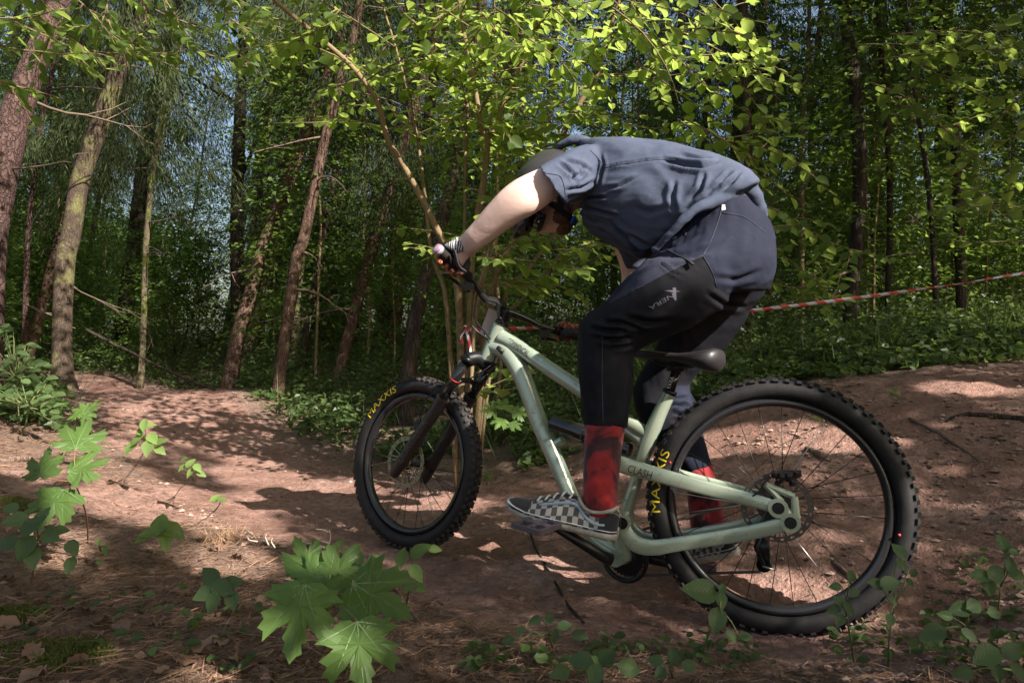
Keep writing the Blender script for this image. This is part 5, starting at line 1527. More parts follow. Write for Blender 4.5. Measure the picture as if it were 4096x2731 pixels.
# the same wood goes on to either side of the view
rg = np.random.default_rng(84)
for sgn, nn in ((-1, 46), (1, 26)):
    for i in range(nn):
        d = rg.uniform(3.8 if sgn < 0 else 5.5, 19); x = sgn * d * rg.uniform(.86, 1.7)
        if trail_d(np.array([x]), np.array([d]))[0] > -1.2: continue
        src = (protos[i % 5], sh_[i % 2], up_[i % 4])[i % 3]
        copy_thing(src, (x, d, float(H(x, d)) - .05), rg.uniform(0, 6.28), rg.uniform(.8, 1.2))

# a belt of dense broadleaf trees added right of the view for shade
CR_D = [leaf_crown(91 + i, 3.4, 11.5, 2.7, 420, .1, MT['leaf_far'], 30) for i in range(2)]
bt = []
for i in range(2):
    t = thing('broadleaf_tree', 'dense broad-leaved tree shading the wood right of the trail', 'tree', (0, 0, 0), 'broad-leaved trees shading the wood on the right')
    pts, rr = sapling_trunk(t, 11, .14, rg, None); trunkmesh(pts, rr, 'trunk', MT['dark_bark'], t, 10, seed=i + 29)
    link(bpy.data.objects.new('crown', CR_D[i]), t); bt.append(t)
for i, (x, y) in enumerate(((4.6, 5.4), (6.6, 6.3), (6.4, 7.9), (8.0, 3.4), (8.6, 6.8), (8.4, 10), (10, 8.4), (10.2, 5.2), (11.5, 11), (12.5, 7.5), (10.8, 13.6), (14, 10.5), (13.8, 14.5), (16.5, 12), (16, 17.5), (19, 15))):
    loc = (x, y, float(H(x, y)) - .05)
    if i < 2: bt[i].location = loc
    else: copy_thing(bt[i % 2], loc, rg.uniform(0, 6.28), rg.uniform(.9, 1.2))

# ------------------------------------------------------------------ unseen trees added to shade the bend, crowns thinned over sunlit spots
LIT = [(P(2850, 800, 2.15), .27), (P(2600, 720, 2.2), .25), (P(2380, 680, 2.25), .24), (P(2180, 740, 2.25), .2), (P(2080, 800, 2.27), .16), (P(1950, 930, 2.3), .15), (P(3000, 1050, 2.08), .22),
       (P(1850, 1020, 2.32), .10), (P(2780, 1000, 2.0), .16),
       (G(600, 1980), .45), (G(250, 1860), .5), (G(850, 2080), .3), (G(60, 1750), .45), (G(420, 1790), .28), (G(1050, 1900), .3), (G(1330, 1960), .26), (G(1600, 2080), .2), (G(1150, 1990), .24), (G(1000, 1830), .24), (G(1450, 2020), .22), (G(1560, 1900), .2), (G(1750, 2010), .18),
       (G(3120, 2420), .16), (G(2960, 1760), .2), (G(3280, 1760), .16), (G(1960, 2170), .16), (G(2200, 2270), .12), (G(900, 2240), .14), (G(3520, 1740), .12), (G(3900, 1540), .16), (G(2480, 1880), .12),
       (P(1300, 2420, 1.2), .13), (P(250, 1900, 1.85), .2),
       (np.array([.1, 3.7, 2.6]), .85), (np.array([-.5, 3.5, 2.4]), .5), (np.array([.7, 3.6, 2.2]), .5)]
def shades_lit(p, rg):
    k = np.zeros(len(p), bool)
    for c, r in LIT:
        w = p - c; a = w @ SUN; perp = np.linalg.norm(w - a[:, None] * SUN, axis=1)
        k |= (a > 0) & (perp < r * rg.uniform(.85, 1.12, len(p)))
    return k
rg = np.random.default_rng(90)
for i, (x, y, h, rad, ncl) in enumerate(((4.5, .6, 7.0, 1.9, 74), (5.8, -.7, 8, 2.0, 60), (5.4, -5.1, 8, 2.2, 52), (7.1, -.6, 9, 2.3, 58), (1.9, -3.0, 7.5, 1.9, 44), (1.8, -1.2, 5.4, 1.5, 40), (.3, -1.7, 5.4, 1.4, 36), (4.2, -5.6, 9, 2.2, 50), (6.7, -4.7, 8.5, 2.2, 46), (9.2, -.6, 11, 2.6, 60), (8.6, -4.4, 11, 2.6, 60), (5.1, 2.9, 7.5, 1.6, 40), (3.4, -2.2, 7, 1.7, 40))):
    t = thing('unseen_shade_beech', 'beech standing right of the bend whose crown dapples the trail', 'tree', (x, y, float(H(x, y)) - .05), 'beeches shading the bend')
    o0 = origin(t)
    pts = np.array([(x + rg.normal() * .05 * k, y + rg.normal() * .05 * k, o0[2] - .1 + .8 * h * k / 5) for k in range(6)])
    trunkmesh(pts, np.linspace(.14, .04, 6), 'trunk', MT['beige_bark'], t, 12, seed=i + 40)
    Cn, Dn, Nn = [], [], []
    for b in range(ncl):
        f = rg.uniform(.28, 1.05); a = rg.uniform(0, 6.28); r = rad * math.sqrt(rg.uniform(.05, 1)) * (1.15 - .5 * f)
        c = np.array([x + r * math.cos(a), y + r * math.sin(a), o0[2] + h * f])
        k = 130
        if b % 6 == 0 and not shades_lit(np.array([c, c * .7 + pts[3] * .3, c * .4 + pts[3] * .6]), rg).any():
            zt = h * f * .8; q0 = np.array([np.interp(zt + o0[2], pts[:, 2], pts[:, 0]), np.interp(zt + o0[2], pts[:, 2], pts[:, 1]), zt + o0[2]])
            MB().tube([q0, (q0 + c) / 2 + [0, 0, .15], c], [.03, .02, .008], 6, sub=3).build('branch', MT['beige_bark'], t)
        pc = c + rg.normal(size=(k, 3)) * np.array([.42, .42, .16])
        Cn.append(pc); Dn.append(randdir(k, rg) * [1, 1, .3]); Nn.append(rg.normal(size=(k, 3)) * .4 + [0, 0, 1])
    c, d, n = map(np.concatenate, (Cn, Dn, Nn)); kp = ~shades_lit(c, rg); c, d, n = c[kp], d[kp], n[kp]
    L = rg.uniform(.06, .11, len(c)); V, Fc = leafquads(c, d, n, L, L * .68)
    o = obj('crown', V, Fc, MT['leaf_far'], t, False, rnd=np.repeat(rg.uniform(0, 1, len(c)), 4))

# ------------------------------------------------------------------ low growth on the forest floor
rg = np.random.default_rng(101)
N = 190000
d = 3.0 + 17 * rg.uniform(0, 1, N) ** 1.5; x = (rg.uniform(-.9, .9, N) + rg.normal(size=N) * (rg.uniform(0, 1, N) < .2) * .5) * d
td_ = trail_d(x, d)
patch = fbm(x, d, .9, 12, 3) + .55 * fbm(x, d, 3.5, 14, 2)
keep = (td_ < -.12 - .25 * rg.uniform(0, 1, N)) & (patch > -.35) & ((d > 3.3 - .1 * x) | (x < -1.5)) & ~((x < 0) & (d < 4.6) & (td_ > -1.3))
leftbank = (x < -.6) & (d < 5.5) & (d < 3.2 - .3 * x)
keep &= ~(leftbank & (rg.uniform(0, 1, N) < .93))
x, d, patch, td_ = x[keep], d[keep], patch[keep], td_[keep]; n_ = len(x)
hgt = (.03 + .32 * np.clip(patch + .5, 0, 1.2) * np.clip(-td_ * 1.2, .12, 1.2)) * rg.uniform(0, 1, n_) ** .7 * np.clip(d / 6, .5, 1.5)
c = np.stack([x, d, H(x, d) + hgt + .01], 1)
L = rg.uniform(.03, .085, n_)
V, Fc = leafquads(c, randdir(n_, rg) * [1, 1, .4], rg.normal(size=(n_, 3)) * .45 + [0, -.25, 1], L, L * rg.uniform(.55, .85, n_))
stuff('undergrowth', V, Fc, MT['ground_leaf'], np.repeat(rg.uniform(0, 1, n_), 4), 'low leafy ground cover spreading under the trees')
# grass blades and thin dead stalks among it
N = 9000
d = 3.4 + 9 * rg.uniform(0, 1, N) ** 1.5; x = rg.uniform(-.9, .9, N) * d; td_ = trail_d(x, d)
keep = (td_ < -.15) & (fbm(x, d, 1.3, 31, 3) > .05) & ~((x < -.6) & (d < 3.4 - .4 * x))
x, d = x[keep], d[keep]; n_ = len(x); L = rg.uniform(.12, .5, n_)
dv = nrm(rg.normal(size=(n_, 3)) * [.35, .35, .1] + [0, 0, 1])
V, Fc = needles(np.stack([x, d, H(x, d)], 1) + dv * L[:, None] * .5, dv, L, rg.uniform(.003, .007, n_), rg)
stuff('grass', V, Fc, MT['ground_leaf'], np.repeat(rg.uniform(0, 1, n_), 4), 'thin grass and stalks between the low plants')
# ------------------------------------------------------------------ single leaves
def leafmesh_oval(name, m, L=1.0, W=.72, n=7, tip=1.25, wav=.03, seed=0, serr=.02):
    """tip along +Y, face along +Z, length 1, stalk end at the origin"""
    rg = np.random.default_rng(seed); rows = []
    for i in range(n + 1):
        t = i / n
        w = W * .5 * (math.sin(math.pi * min(t ** .8 * 1.02, 1)) ** .75) * (1 - .25 * max(0, t - .6) * tip)
        if i == 0 or i == n: w = .004
        rows.append((t, w * (1 + serr * rg.normal())))
    V, uv = [], []
    for i, (t, w) in enumerate(rows):
        z0 = -.16 * t * t
        for s in (-1, -.5, 0, .5, 1):
            V.append((s * w, t * L, z0 + abs(s) * w * .28 + wav * math.sin(t * 19 + s) * abs(s) * .5)); uv.append((s * w + .5, t + abs(s) * w * .55))
    Fc = [(i * 5 + j, i * 5 + j + 1, i * 5 + j + 6, i * 5 + j + 5) for i in range(n) for j in range(4)]
    return mkmesh(name, V, Fc, m, True, uv=uv)
def leafmesh_maple(name, seed=0):
    """five pointed lobes; stalk end at the origin, middle lobe along +Y"""
    rg = np.random.default_rng(seed)
    half = [(0, 1.0), (.07, .88), (.125, .86), (.10, .74), (.17, .70), (.135, .58), (.145, .50), (.24, .58), (.30, .60), (.42, .76), (.43, .63), (.53, .60), (.445, .49), (.52, .42), (.40, .34), (.33, .29), (.44, .22), (.57, .19), (.45, .10), (.48, .03), (.34, .035), (.22, -.02), (.10, -.03), (.02, .03)]
    out = half + [(-x, y) for x, y in half[::-1] if x > .021]
    out = np.array(out) + rg.normal(size=(len(out), 2)) * .008
    c = np.array([0, .3])
    V = [(0, .3, .02)]; 
    zf = lambda p: -.10 * abs(p[0]) ** 1.5 * 1.2 - .14 * max(p[1] - .3, 0) ** 1.6 + .03 * math.sin(p[0] * 9 + p[1] * 7 + seed)
    mid = [(c + (p - c) * .5) for p in out]
    V += [(p[0], p[1], zf(p) + .012) for p in mid]; V += [(p[0], p[1], zf(p)) for p in out]
    n = len(out); Fc = []; mi = []
    for i in range(n):
        j = (i + 1) % n
        Fc += [(0, 1 + j, 1 + i), (1 + i, 1 + j, 1 + n + j, 1 + n + i)]; mi += [0, 0]
    # raised veins to the five lobe tips
    nv = len(V)
    for tipx, tipy in ((0, .93), (.40, .70), (-.40, .70), (.50, .18), (-.50, .18)):
        p0 = np.array([0, .02]); p1 = np.array([tipx, tipy]); k = len(V); s = np.array([-(p1 - p0)[1], (p1 - p0)[0]]); s = s / np.linalg.norm(s)
        for a in np.linspace(0, 1, 5):
            p = p0 + (p1 - p0) * a; w = .0085 * (1 - .75 * a)
            for sg in (-1, 1):
                pp = p + s * w * sg; V.append((pp[0], pp[1], max(zf(pp) + .02 * (1 - abs(np.linalg.norm(pp - c)) * .9), zf(pp) + .006) + .006))
        for a in range(4): Fc.append((k + 2 * a, k + 2 * a + 1, k + 2 * a + 3, k + 2 * a + 2)); mi.append(1)
    return mkmesh(name, V, Fc, [MT['maple'], MT['maple_vein']], False, mi=mi)
LM = {'maple': [leafmesh_maple('maple_leaf', i) for i in range(4)],
      'hazel': [leafmesh_oval('hazel_leaf', MT['leaf_hazel'], W=.8, seed=i) for i in range(4)],
      'pale': [leafmesh_oval('seedling_leaf', MT['leaf_pale'], W=.58, seed=10 + i, wav=.05) for i in range(3)],
      'grey': [leafmesh_oval('shrub_leaf', MT['leaf_grey'], W=.66, seed=20 + i) for i in range(3)],
      'dry': [leafmesh_oval('dry_leaf', MT['dry'], W=.6, seed=30 + i, wav=.22, serr=.12) for i in range(4)]}
def leaf(parent, mesh, pos, d, n, size, label=None):
    d = nrm(d); s = nrm(np.cross(d, n)); n = np.cross(s, d)
    M = Matrix([[s[0] * size, d[0] * size, n[0] * size, 0], [s[1] * size, d[1] * size, n[1] * size, 0], [s[2] * size, d[2] * size, n[2] * size, 0], [0, 0, 0, 1]])
    M.translation = Vector(np.asarray(pos) - (origin(parent) if parent is not None else 0))
    o = bpy.data.objects.new('leaf', mesh); COL.objects.link(o)
    if parent is not None: o.parent = parent
    o.matrix_basis = M
    return o

# ------------------------------------------------------------------ hazel clump behind the front wheel
rg = np.random.default_rng(200)
hb_ = np.array([P(1850, 1500, 3.75)[0], 3.75, 0]); hb_[2] = float(H(hb_[0], hb_[1]))
hz_ = thing('hazel_bush', 'many-stemmed hazel with bright backlit leaves spreading above the rider', 'hazel bush', tuple(hb_))
STEMS = [  # photo px from the foot up, depth at foot and top, width px at foot and top
    ([(1848, 1500), (1838, 1250), (1800, 1020), (1759, 940), (1690, 800), (1600, 640), (1550, 557), (1505, 400), (1400, 260), (1250, 130), (1115, 17), (1020, -80)], 3.75, 3.3, 34, 15),
    ([(1866, 1500), (1880, 1150), (1905, 900), (1938, 700), (1949, 560), (1925, 500), (1890, 300), (1850, 100), (1830, -60)], 3.75, 3.6, 36, 15),
    ([(1949, 560), (1985, 500), (2030, 380), (2120, 180), (2190, -60)], 3.68, 3.6, 20, 12),
    ([(1840, 1500), (1850, 1200), (1858, 900), (1862, 600), (1875, 350), (1900, 60)], 3.72, 3.9, 20, 8),
    ([(1880, 1510), (1960, 1200), (2060, 950), (2180, 700), (2280, 480), (2385, 300), (2440, 120), (2500, -60)], 3.8, 3.5, 32, 16),
    ([(1830, 1505), (1790, 1250), (1742, 1060), (1718, 960), (1700, 780), (1660, 500), (1600, 250), (1530, 20)], 3.7, 4.0, 26, 8),
    ([(1890, 1500), (2000, 1250), (2110, 1080), (2230, 920), (2340, 760), (2480, 560)], 3.85, 3.9, 24, 9),
    ([(1905, 1510), (1985, 1330), (2080, 1210), (2170, 1120), (2240, 1010)], 3.8, 3.6, 15, 6),
    ([(1860, 1500), (1900, 1300), (1935, 1120), (1990, 920), (2030, 700)], 3.7, 3.7, 22, 8),
    ([(1870, 1500), (1895, 1280), (1915, 1150), (1960, 980)], 3.65, 3.5, 20, 8)]
tips = []
for i, (pp, d0, d1, w0, w1) in enumerate(STEMS):
    n = len(pp); W = [P(x, y, d0 + (d1 - d0) * k / (n - 1)) for k, (x, y) in enumerate(pp)]
    if i not in (2,):
        W[0] = np.array([W[0][0], W[0][1], float(H(W[0][0], W[0][1])) - .05])
    rr = [(w0 + (w1 - w0) * (k / (n - 1)) ** .7) / FL * d0 / 2 for k in range(n)]
    p_, r_ = smoothpath(np.array(W), np.array(rr), 4)
    MB().tube(p_, r_, 9).build('stem', MT['hazel_bark'], hz_)
    tips.append((p_, r_))
# twigs with leaves in two rows
LC, LD, LN, LS = [], [], [], []
def twig(p0, d, L, nleaf, size, sag=.35, parent=None, radius=.004, store=None):
    pts = [p0]; d = nrm(d); n = 6
    for i in range(n):
        d = nrm(d + rg.normal(size=3) * .10 + [0, 0, -sag * .1]); pts.append(pts[-1] + d * L / n)
    pts = np.array(pts)
    store[0].tube(pts, np.linspace(radius, radius * .3, n + 1), 5)
    for j in range(nleaf):
        t = (j + .6) / nleaf; k = min(int(t * n), n - 1); p = pts[k] + (pts[k + 1] - pts[k]) * (t * n - k)
        dd = nrm(pts[k + 1] - pts[k]); sd = nrm(np.cross(dd, [0, 0, 1])) * (1 if j % 2 else -1)
        ld = nrm(dd * .55 + sd * .9 + np.array([0, 0, -.35]) + rg.normal(size=3) * .2)
        store[1].append(p + ld * size * .12); store[2].append(ld); store[3].append(nrm(np.array([0, -.25, 1]) + rg.normal(size=3) * .35)); store[4].append(size * rg.uniform(.65, 1.15) * (1.0 if j < nleaf - 1 else .8))
    return pts
tw = [MB(), LC, LD, LN, LS]
for si, (p_, r_) in enumerate(tips):
    q_ = px(p_); n = len(p_)
    cnt = (9, 13, 12, 7, 15, 8, 8, 4, 3, 3)[si]
    for k in range(cnt):
        lo = (.55, .5, .1, .5, .45, .5, .35, .6, .5, .6)[si]
        i = int(min(n - 1, n * (lo + (1 - lo) * rg.uniform())))
        az = rg.uniform(0, 6.28); d = np.array([math.cos(az), math.sin(az) * .8 - .15, rg.uniform(-.1, .6)])
        pt = twig(p_[i], d, rg.uniform(.35, .85), int(rg.integers(7, 12)), .074, store=tw, radius=.0045)
        for _ in range(2):
            j = int(rg.integers(2, 6)); az2 = az + rg.choice([-1, 1]) * rg.uniform(.5, 1.1)
            twig(pt[j], np.array([math.cos(az2), math.sin(az2) * .8, rg.uniform(-.2, .3)]), rg.uniform(.2, .45), int(rg.integers(6, 9)), .07, store=tw, radius=.003)
# leafy sprays seen along the top edge and down to the right of the rider
for (x, y), d, dx, L in (((2950, 60), 3.2, .6, .7), ((3000, 260), 3.2, .5, .6), ((2900, 420), 3.25, .8, .7), ((2980, 560), 3.3, .7, .6), ((3050, 700), 3.4, .3, .5), ((2950, 640), 3.4, .6, .5), ((2600, 120), 3.1, .6, .7), ((2750, 250), 3.2, .7, .7), ((2500, 60), 3.0, .5, .6), ((2250, 160), 3.1, .5, .6), ((2050, 60), 3.1, .4, .6), ((1850, 40), 3.1, -.5, .6), ((1300, 120), 3.2, -.6, .5), ((1650, 150), 3.1, -.3, .6), ((2380, 200), 3.2, .3, .6), ((2650, 330), 3.4, .5, .6), ((2800, 120), 3.1, .6, .7), ((2780, 480), 3.3, .5, .5), ((2000, 200), 3.3, -.5, .5)):
    for k in range(3):
        twig(P(x - 160 * dx + rg.normal() * 50, y - 40 + rg.normal() * 50, d + rg.normal() * .12), np.array([dx, rg.normal() * .3, -.1 + rg.normal() * .25]), L * rg.uniform(.6, 1), int(rg.integers(8, 13)), .072, store=tw, radius=.004)
# shaded leaves low down in front of the stems
for (x, y), dx in (((2030, 1090), .5), ((2040, 1130), .8), ((2020, 1010), .6), ((1960, 860), .5), ((2130, 930), .5), ((2250, 1000), .4), ((1950, 1500), .3), ((1900, 1620), .4), ((2200, 1080), .5), ((2060, 900), -.4)):
    for k in range(2):
        twig(P(x - 50, y - 20 + rg.normal() * 20, 3.45), np.array([dx, rg.normal() * .4, .1 + rg.normal() * .2]), .3, 5, .085, store=tw, radius=.003)
tw[0].build('twigs', MT['hazel_bark'], hz_)['kind'] = 'stuff'
LCa, LDa, LNa, LSa = map(np.array, (LC, LD, LN, LS))
# leaves must not pass through the rider or the bike: keep clear of the camera side
keep = ~((LCa[:, 1] < 2.75))
LCa, LDa, LNa, LSa = LCa[keep], LDa[keep], LNa[keep], LSa[keep]
qq = px(LCa); vis = (qq[:, 0] > -50) & (qq[:, 0] < 4150) & (qq[:, 1] > -50) & (qq[:, 1] < 2000)
order = np.argsort(np.where(vis, LCa[:, 1] / LSa, 1e9))
for r, i in enumerate(order[:290]):
    leaf(hz_, LM['hazel'][r % 4], LCa[i], LDa[i], LNa[i], LSa[i])
rest = order[290:]
V, Fc = leafovals(LCa[rest] + LDa[rest] * LSa[rest][:, None] * .5, LDa[rest], LNa[rest], LSa[rest], LSa[rest] * .78)
stuff('foliage', V, Fc, MT['leaf_hazel_mass'], np.repeat(rg.uniform(0, 1, len(rest)), 8), parent=hz_)
# unseen upper hazel crown, added above the picture to shade the far trail
n_ = 4200; cl = rg.normal(size=(70, 3)) * [1.0, .75, .0] + [-.1, 3.7, 0]; cl[:, 2] = rg.uniform(2.75, 4.7, 70)
c = cl[rg.integers(0, 70, n_)] + rg.normal(size=(n_, 3)) * [.3, .3, .12]; kp = ~shades_lit(c, rg) & (px(c)[:, 1] < -30); c = c[kp]
L = rg.uniform(.06, .1, len(c)); V, Fc = leafquads(c, randdir(len(c), rg) * [1, 1, .3], rg.normal(size=(len(c), 3)) * .4 + [0, 0, 1], L, L * .75)
stuff('foliage', V, Fc, MT['leaf_hazel_mass'], np.repeat(rg.uniform(0, 1, len(c)), 4), parent=hz_)

# leafy branches that reach in from trees outside the frame
def spray(name, label, cat, roots, kind, size, nl=9, L=.7, leafcap=140, group=None, bark='hazel_bark', mass='leaf_hazel_mass'):
    p0 = P(*roots[0][:3]); t = thing(name, label, cat, tuple(p0), group)
    st = [MB(), [], [], [], []]
    for (x, y, d, dx, dy) in roots:
        a = P(x, y, d); pts = twig(a, np.array([dx, rg.normal() * .25, dy]), L, nl, size, store=st, radius=.006)
        for _ in range(3):
            j = int(rg.integers(1, 6)); twig(pts[j], np.array([dx + rg.normal() * .6, rg.normal() * .5, dy + rg.normal() * .4]), L * rg.uniform(.35, .6), nl - 2, size, store=st, radius=.004)
    st[0].build('twigs', MT[bark], t)['kind'] = 'stuff'
    for i in range(min(len(st[1]), leafcap)):
        leaf(t, LM[kind][i % len(LM[kind])], st[1][i], st[2][i], st[3][i], st[4][i])
    if len(st[1]) > leafcap:
        c, d, n, s = [np.array(v[leafcap:]) for v in st[1:]]
        V, Fc = leafovals(c + d * s[:, None] * .5, d, n, s, s * .75); stuff('foliage', V, Fc, MT[mass], np.repeat(rg.uniform(0, 1, len(c)), 8), parent=t)
    return t
spray('leafy_branch', 'leafy branch reaching in over the red pine at the top left corner', 'branch', [(-150, -60, 3.4, .7, -.25), (-120, 60, 3.3, .8, -.2), (0, -120, 3.5, .7, -.4), (150, -140, 3.6, .5, -.5), (-160, 180, 3.4, .8, -.1), (60, 90, 3.6, .8, -.3), (-200, 300, 3.5, .8, .0)], 'hazel', .078, 8, .6)
spray('leafy_branch', 'leafy branch hanging in front of the beige spruce’s upper trunk', 'branch', [(420, -100, 3.9, .5, -.5), (560, -120, 4.0, .6, -.5), (350, 40, 4.0, .8, -.3), (620, 40, 4.2, .6, -.4), (800, -80, 4.2, .6, -.4), (480, 160, 4.2, .7, -.2), (900, 60, 4.3, .6, -.3), (300, 200, 4.0, .9, -.1), (760, 200, 4.4, .7, -.2)], 'hazel', .075, 8, .6)
spray('leafy_branch', 'sunlit lime-green branch below the sky gap on the upper right', 'branch', [(3420, 180, 5.0, .8, .1), (3500, 240, 4.8, .9, .0), (3560, 140, 5.0, .9, .0), (3640, 220, 5.0, .9, -.2), (3480, 330, 5.0, .7, -.3), (3720, 120, 5.1, .9, -.1), (3600, 420, 5.2, .6, -.2)], 'hazel', .1, 8, .75)
spray('leafy_branch', 'branch of dim leaves hanging at the right edge above the tape', 'branch', [(4250, 300, 4.6, -.8, -.3), (4200, 480, 4.6, -.8, -.2), (4260, 640, 4.5, -.9, -.1), (4180, 820, 4.6, -.8, -.1), (4250, 960, 4.6, -.8, .0)], 'hazel', .09, 8, .7)
spray('leafy_branch', 'sunlit branch right of the rider’s hips, at waist height', 'branch', [(3050, 820, 4.2, .6, -.2), (3020, 980, 4.3, .6, -.2), (3080, 1130, 4.3, .5, -.1), (3160, 900, 4.6, .5, -.2), (3010, 1250, 4.2, .6, .1)], 'hazel', .085, 8, .55)

# ------------------------------------------------------------------ seedlings and small plants near the lens
def plant(name, label, cat, foot, leaves, kind, face=.8, stem='stemgreen', group=None, r=.0022, fork=None):
    """leaves: (photo x, photo y, size px, depth, heading degrees in the picture)"""
    f = np.array(foot, float); t = thing(name, label, cat, tuple(f), group)
    C_ = np.array([P(x, y, d) for x, y, s, d, h in leaves]); top = C_.mean(0) * .75 + f * .25 if fork is None else P(*fork)
    mid = f * .5 + top * .5 + rg.normal(size=3) * .008
    MB().tube([f - [0, 0, .02], mid, top], [r * 1.3, r * 1.1, r * .8], 6, sub=4).build('stem', MT[stem], t)
    for i, (x, y, s, d, h) in enumerate(leaves):
        size = s / FL * d; a = math.radians(h)
        n = nrm(np.array([rg.normal() * .15, -face, 1 - face * .55]) + rg.normal(size=3) * .1)
        dv = np.array([math.cos(a), 0, math.sin(a)]); dv = nrm(dv - n * np.dot(dv, n))
        c = C_[i]; base = c - dv * size * (.38 if kind == 'maple' else .5)
        b_ = (base + top) / 2 + rg.normal(size=3) * .004
        MB().tube([top, b_, base], [r * .7, r * .55, r * .45], 5, sub=3).build('leaf_stalk', MT[stem], t)
        leaf(t, LM[kind][i % len(LM[kind])], base, dv, n, size)
    return t
plant('maple_seedling', 'maple seedling with three large lobed leaves against the sunlit bank at the left', 'maple seedling', G(352, 2160), [(322, 1748, 175, 1.9, 80), (172, 1862, 150, 1.85, 100), (338, 1868, 160, 1.85, 35), (208, 2022, 205, 1.8, 260), (300, 1905, 30, 1.85, 90)], 'maple', .75, 'stemred', fork=(300, 1930, 1.83))
plant('maple_seedling', 'maple seedling with the biggest leaves, in the foreground below the front wheel', 'maple seedling', G(1345, 2560), [(1194, 2452, 300, 1.18, 265), (1500, 2385, 285, 1.2, 330), (1440, 2600, 300, 1.12, 275), (1365, 2268, 205, 1.3, 60), (1226, 2300, 185, 1.28, 150), (1217, 2226, 165, 1.32, 110), (1335, 2362, 130, 1.22, 20)], 'maple', .85, fork=(1320, 2385, 1.24))
plant('ivy_clump', 'clump of dull ivy-like leaves in shade at the left edge', 'ivy', G(120, 2330), [(60, 2080, 100, 1.62, 200), (130, 2100, 110, 1.6, 60), (200, 2140, 100, 1.62, 330), (100, 2190, 110, 1.6, 250), (30, 2170, 100, 1.62, 180), (170, 2060, 90, 1.65, 90), (130, 2230, 100, 1.6, 280), (290, 2190, 80, 1.62, 300), (280, 2260, 75, 1.62, 260), (40, 2030, 80, 1.66, 140), (240, 2120, 70, 1.64, 20)], 'grey', .75, 'stemred')
plant('seedling', 'drooping yellow-green seedling on the sunlit bank, the taller one', 'seedling', G(560, 1825), [(575, 1700, 60, 2.95, 280), (610, 1752, 75, 2.95, 300), (545, 1760, 75, 2.95, 230), (520, 1790, 70, 2.95, 250), (590, 1790, 80, 2.92, 270), (640, 1800, 60, 2.95, 320), (562, 1720, 60, 2.97, 110), (600, 1700, 50, 2.97, 40), (640, 1765, 60, 2.95, 10)], 'pale', .6)
plant('seedling', 'smaller yellow-green seedling on the edge of the trail, next to the taller one', 'seedling', G(780, 1915), [(730, 1840, 48, 2.75, 200), (762, 1850, 50, 2.75, 60), (790, 1870, 52, 2.75, 300), (760, 1890, 48, 2.75, 260), (805, 1895, 45, 2.75, 330), (730, 1870, 45, 2.75, 240)], 'pale', .6)
plant('seedling', 'pair of narrow leaves sprouting from the shaded edge of the bank', 'seedling', G(865, 2020), [(862, 1990, 52, 2.5, 70), (890, 1998, 42, 2.5, 10)], 'pale', .6)
plant('seedling', 'pale washed-out leaves lying low in the middle of the sunlit bank', 'seedling', G(640, 2180), [(640, 2090, 120, 2.0, 100), (690, 2120, 125, 2.0, 320), (600, 2130, 90, 2.0, 200), (570, 2150, 70, 2.0, 230), (665, 2160, 100, 1.98, 280)], 'pale', .55)
plant('seedling', 'fresh green leaves beside the bare twig, in front of the trail shadow', 'seedling', G(1350, 2230), [(1330, 2190, 55, 1.95, 130), (1362, 2170, 60, 1.95, 80), (1390, 2205, 55, 1.95, 330), (1300, 2205, 50, 1.95, 190)], 'pale', .6)
plant('seedling', 'pale rounded leaves just below the foremost tyre’s left side', 'seedling', G(1470, 2310), [(1440, 2230, 75, 1.75, 120), (1505, 2235, 75, 1.75, 30), (1460, 2280, 80, 1.72, 250), (1420, 2260, 60, 1.75, 190)], 'pale', .6)
plant('seedling', 'upright serrated leaves touching the bottom of the front tyre', 'seedling', G(1620, 2420), [(1607, 2225, 95, 1.75, 100), (1680, 2200, 100, 1.75, 30), (1740, 2195, 60, 1.78, 0), (1665, 2290, 90, 1.72, 300), (1640, 2345, 70, 1.7, 200), (1680, 2350, 60, 1.7, 330)], 'pale', .75)
plant('bramble', 'plant with one broad dark leaf crossing the rear rim at its lower left', 'bramble', G(2790, 2640), [(2800, 2362, 150, 1.42, 170), (2885, 2400, 75, 1.42, 270), (2890, 2350, 50, 1.42, 60), (2868, 2480, 110, 1.4, 255), (2925, 2545, 60, 1.4, 300), (2985, 2545, 55, 1.42, 0)], 'grey', .8, fork=(2880, 2430, 1.41))
plant('bramble', 'trailing stem of small oval leaves over the rear tyre’s lower right', 'bramble', G(3420, 2640), [(3341, 2345, 52, 1.45, 180), (3405, 2300, 62, 1.45, 60), (3360, 2405, 62, 1.43, 120), (3397, 2436, 70, 1.42, 300), (3333, 2440, 55, 1.43, 190), (3358, 2482, 55, 1.42, 240), (3420, 2370, 50, 1.44, 20)], 'grey', .8)
plant('bramble', 'bramble shoot with grey-green leaves right of the rear tyre', 'bramble', G(3550, 2660), [(3596, 2200, 75, 1.5, 110), (3610, 2262, 65, 1.5, 290), (3503, 2334, 75, 1.47, 170), (3562, 2330, 85, 1.46, 10), (3655, 2287, 48, 1.5, 60), (3570, 2400, 55, 1.46, 300), (3560, 2480, 60, 1.45, 250), (3640, 2330, 45, 1.5, 300)], 'grey', .8)
plant('bramble', 'tall leafy shoot at the bottom right corner with sunlit tips', 'bramble', G(3990, 2560), [(3987, 2290, 100, 1.5, 30), (4040, 2250, 80, 1.5, 60), (3920, 2300, 85, 1.5, 170), (4010, 2170, 90, 1.52, 80), (4070, 2300, 70, 1.5, 330), (4060, 2210, 55, 1.5, 0), (3960, 2350, 70, 1.5, 270)], 'grey', .8)
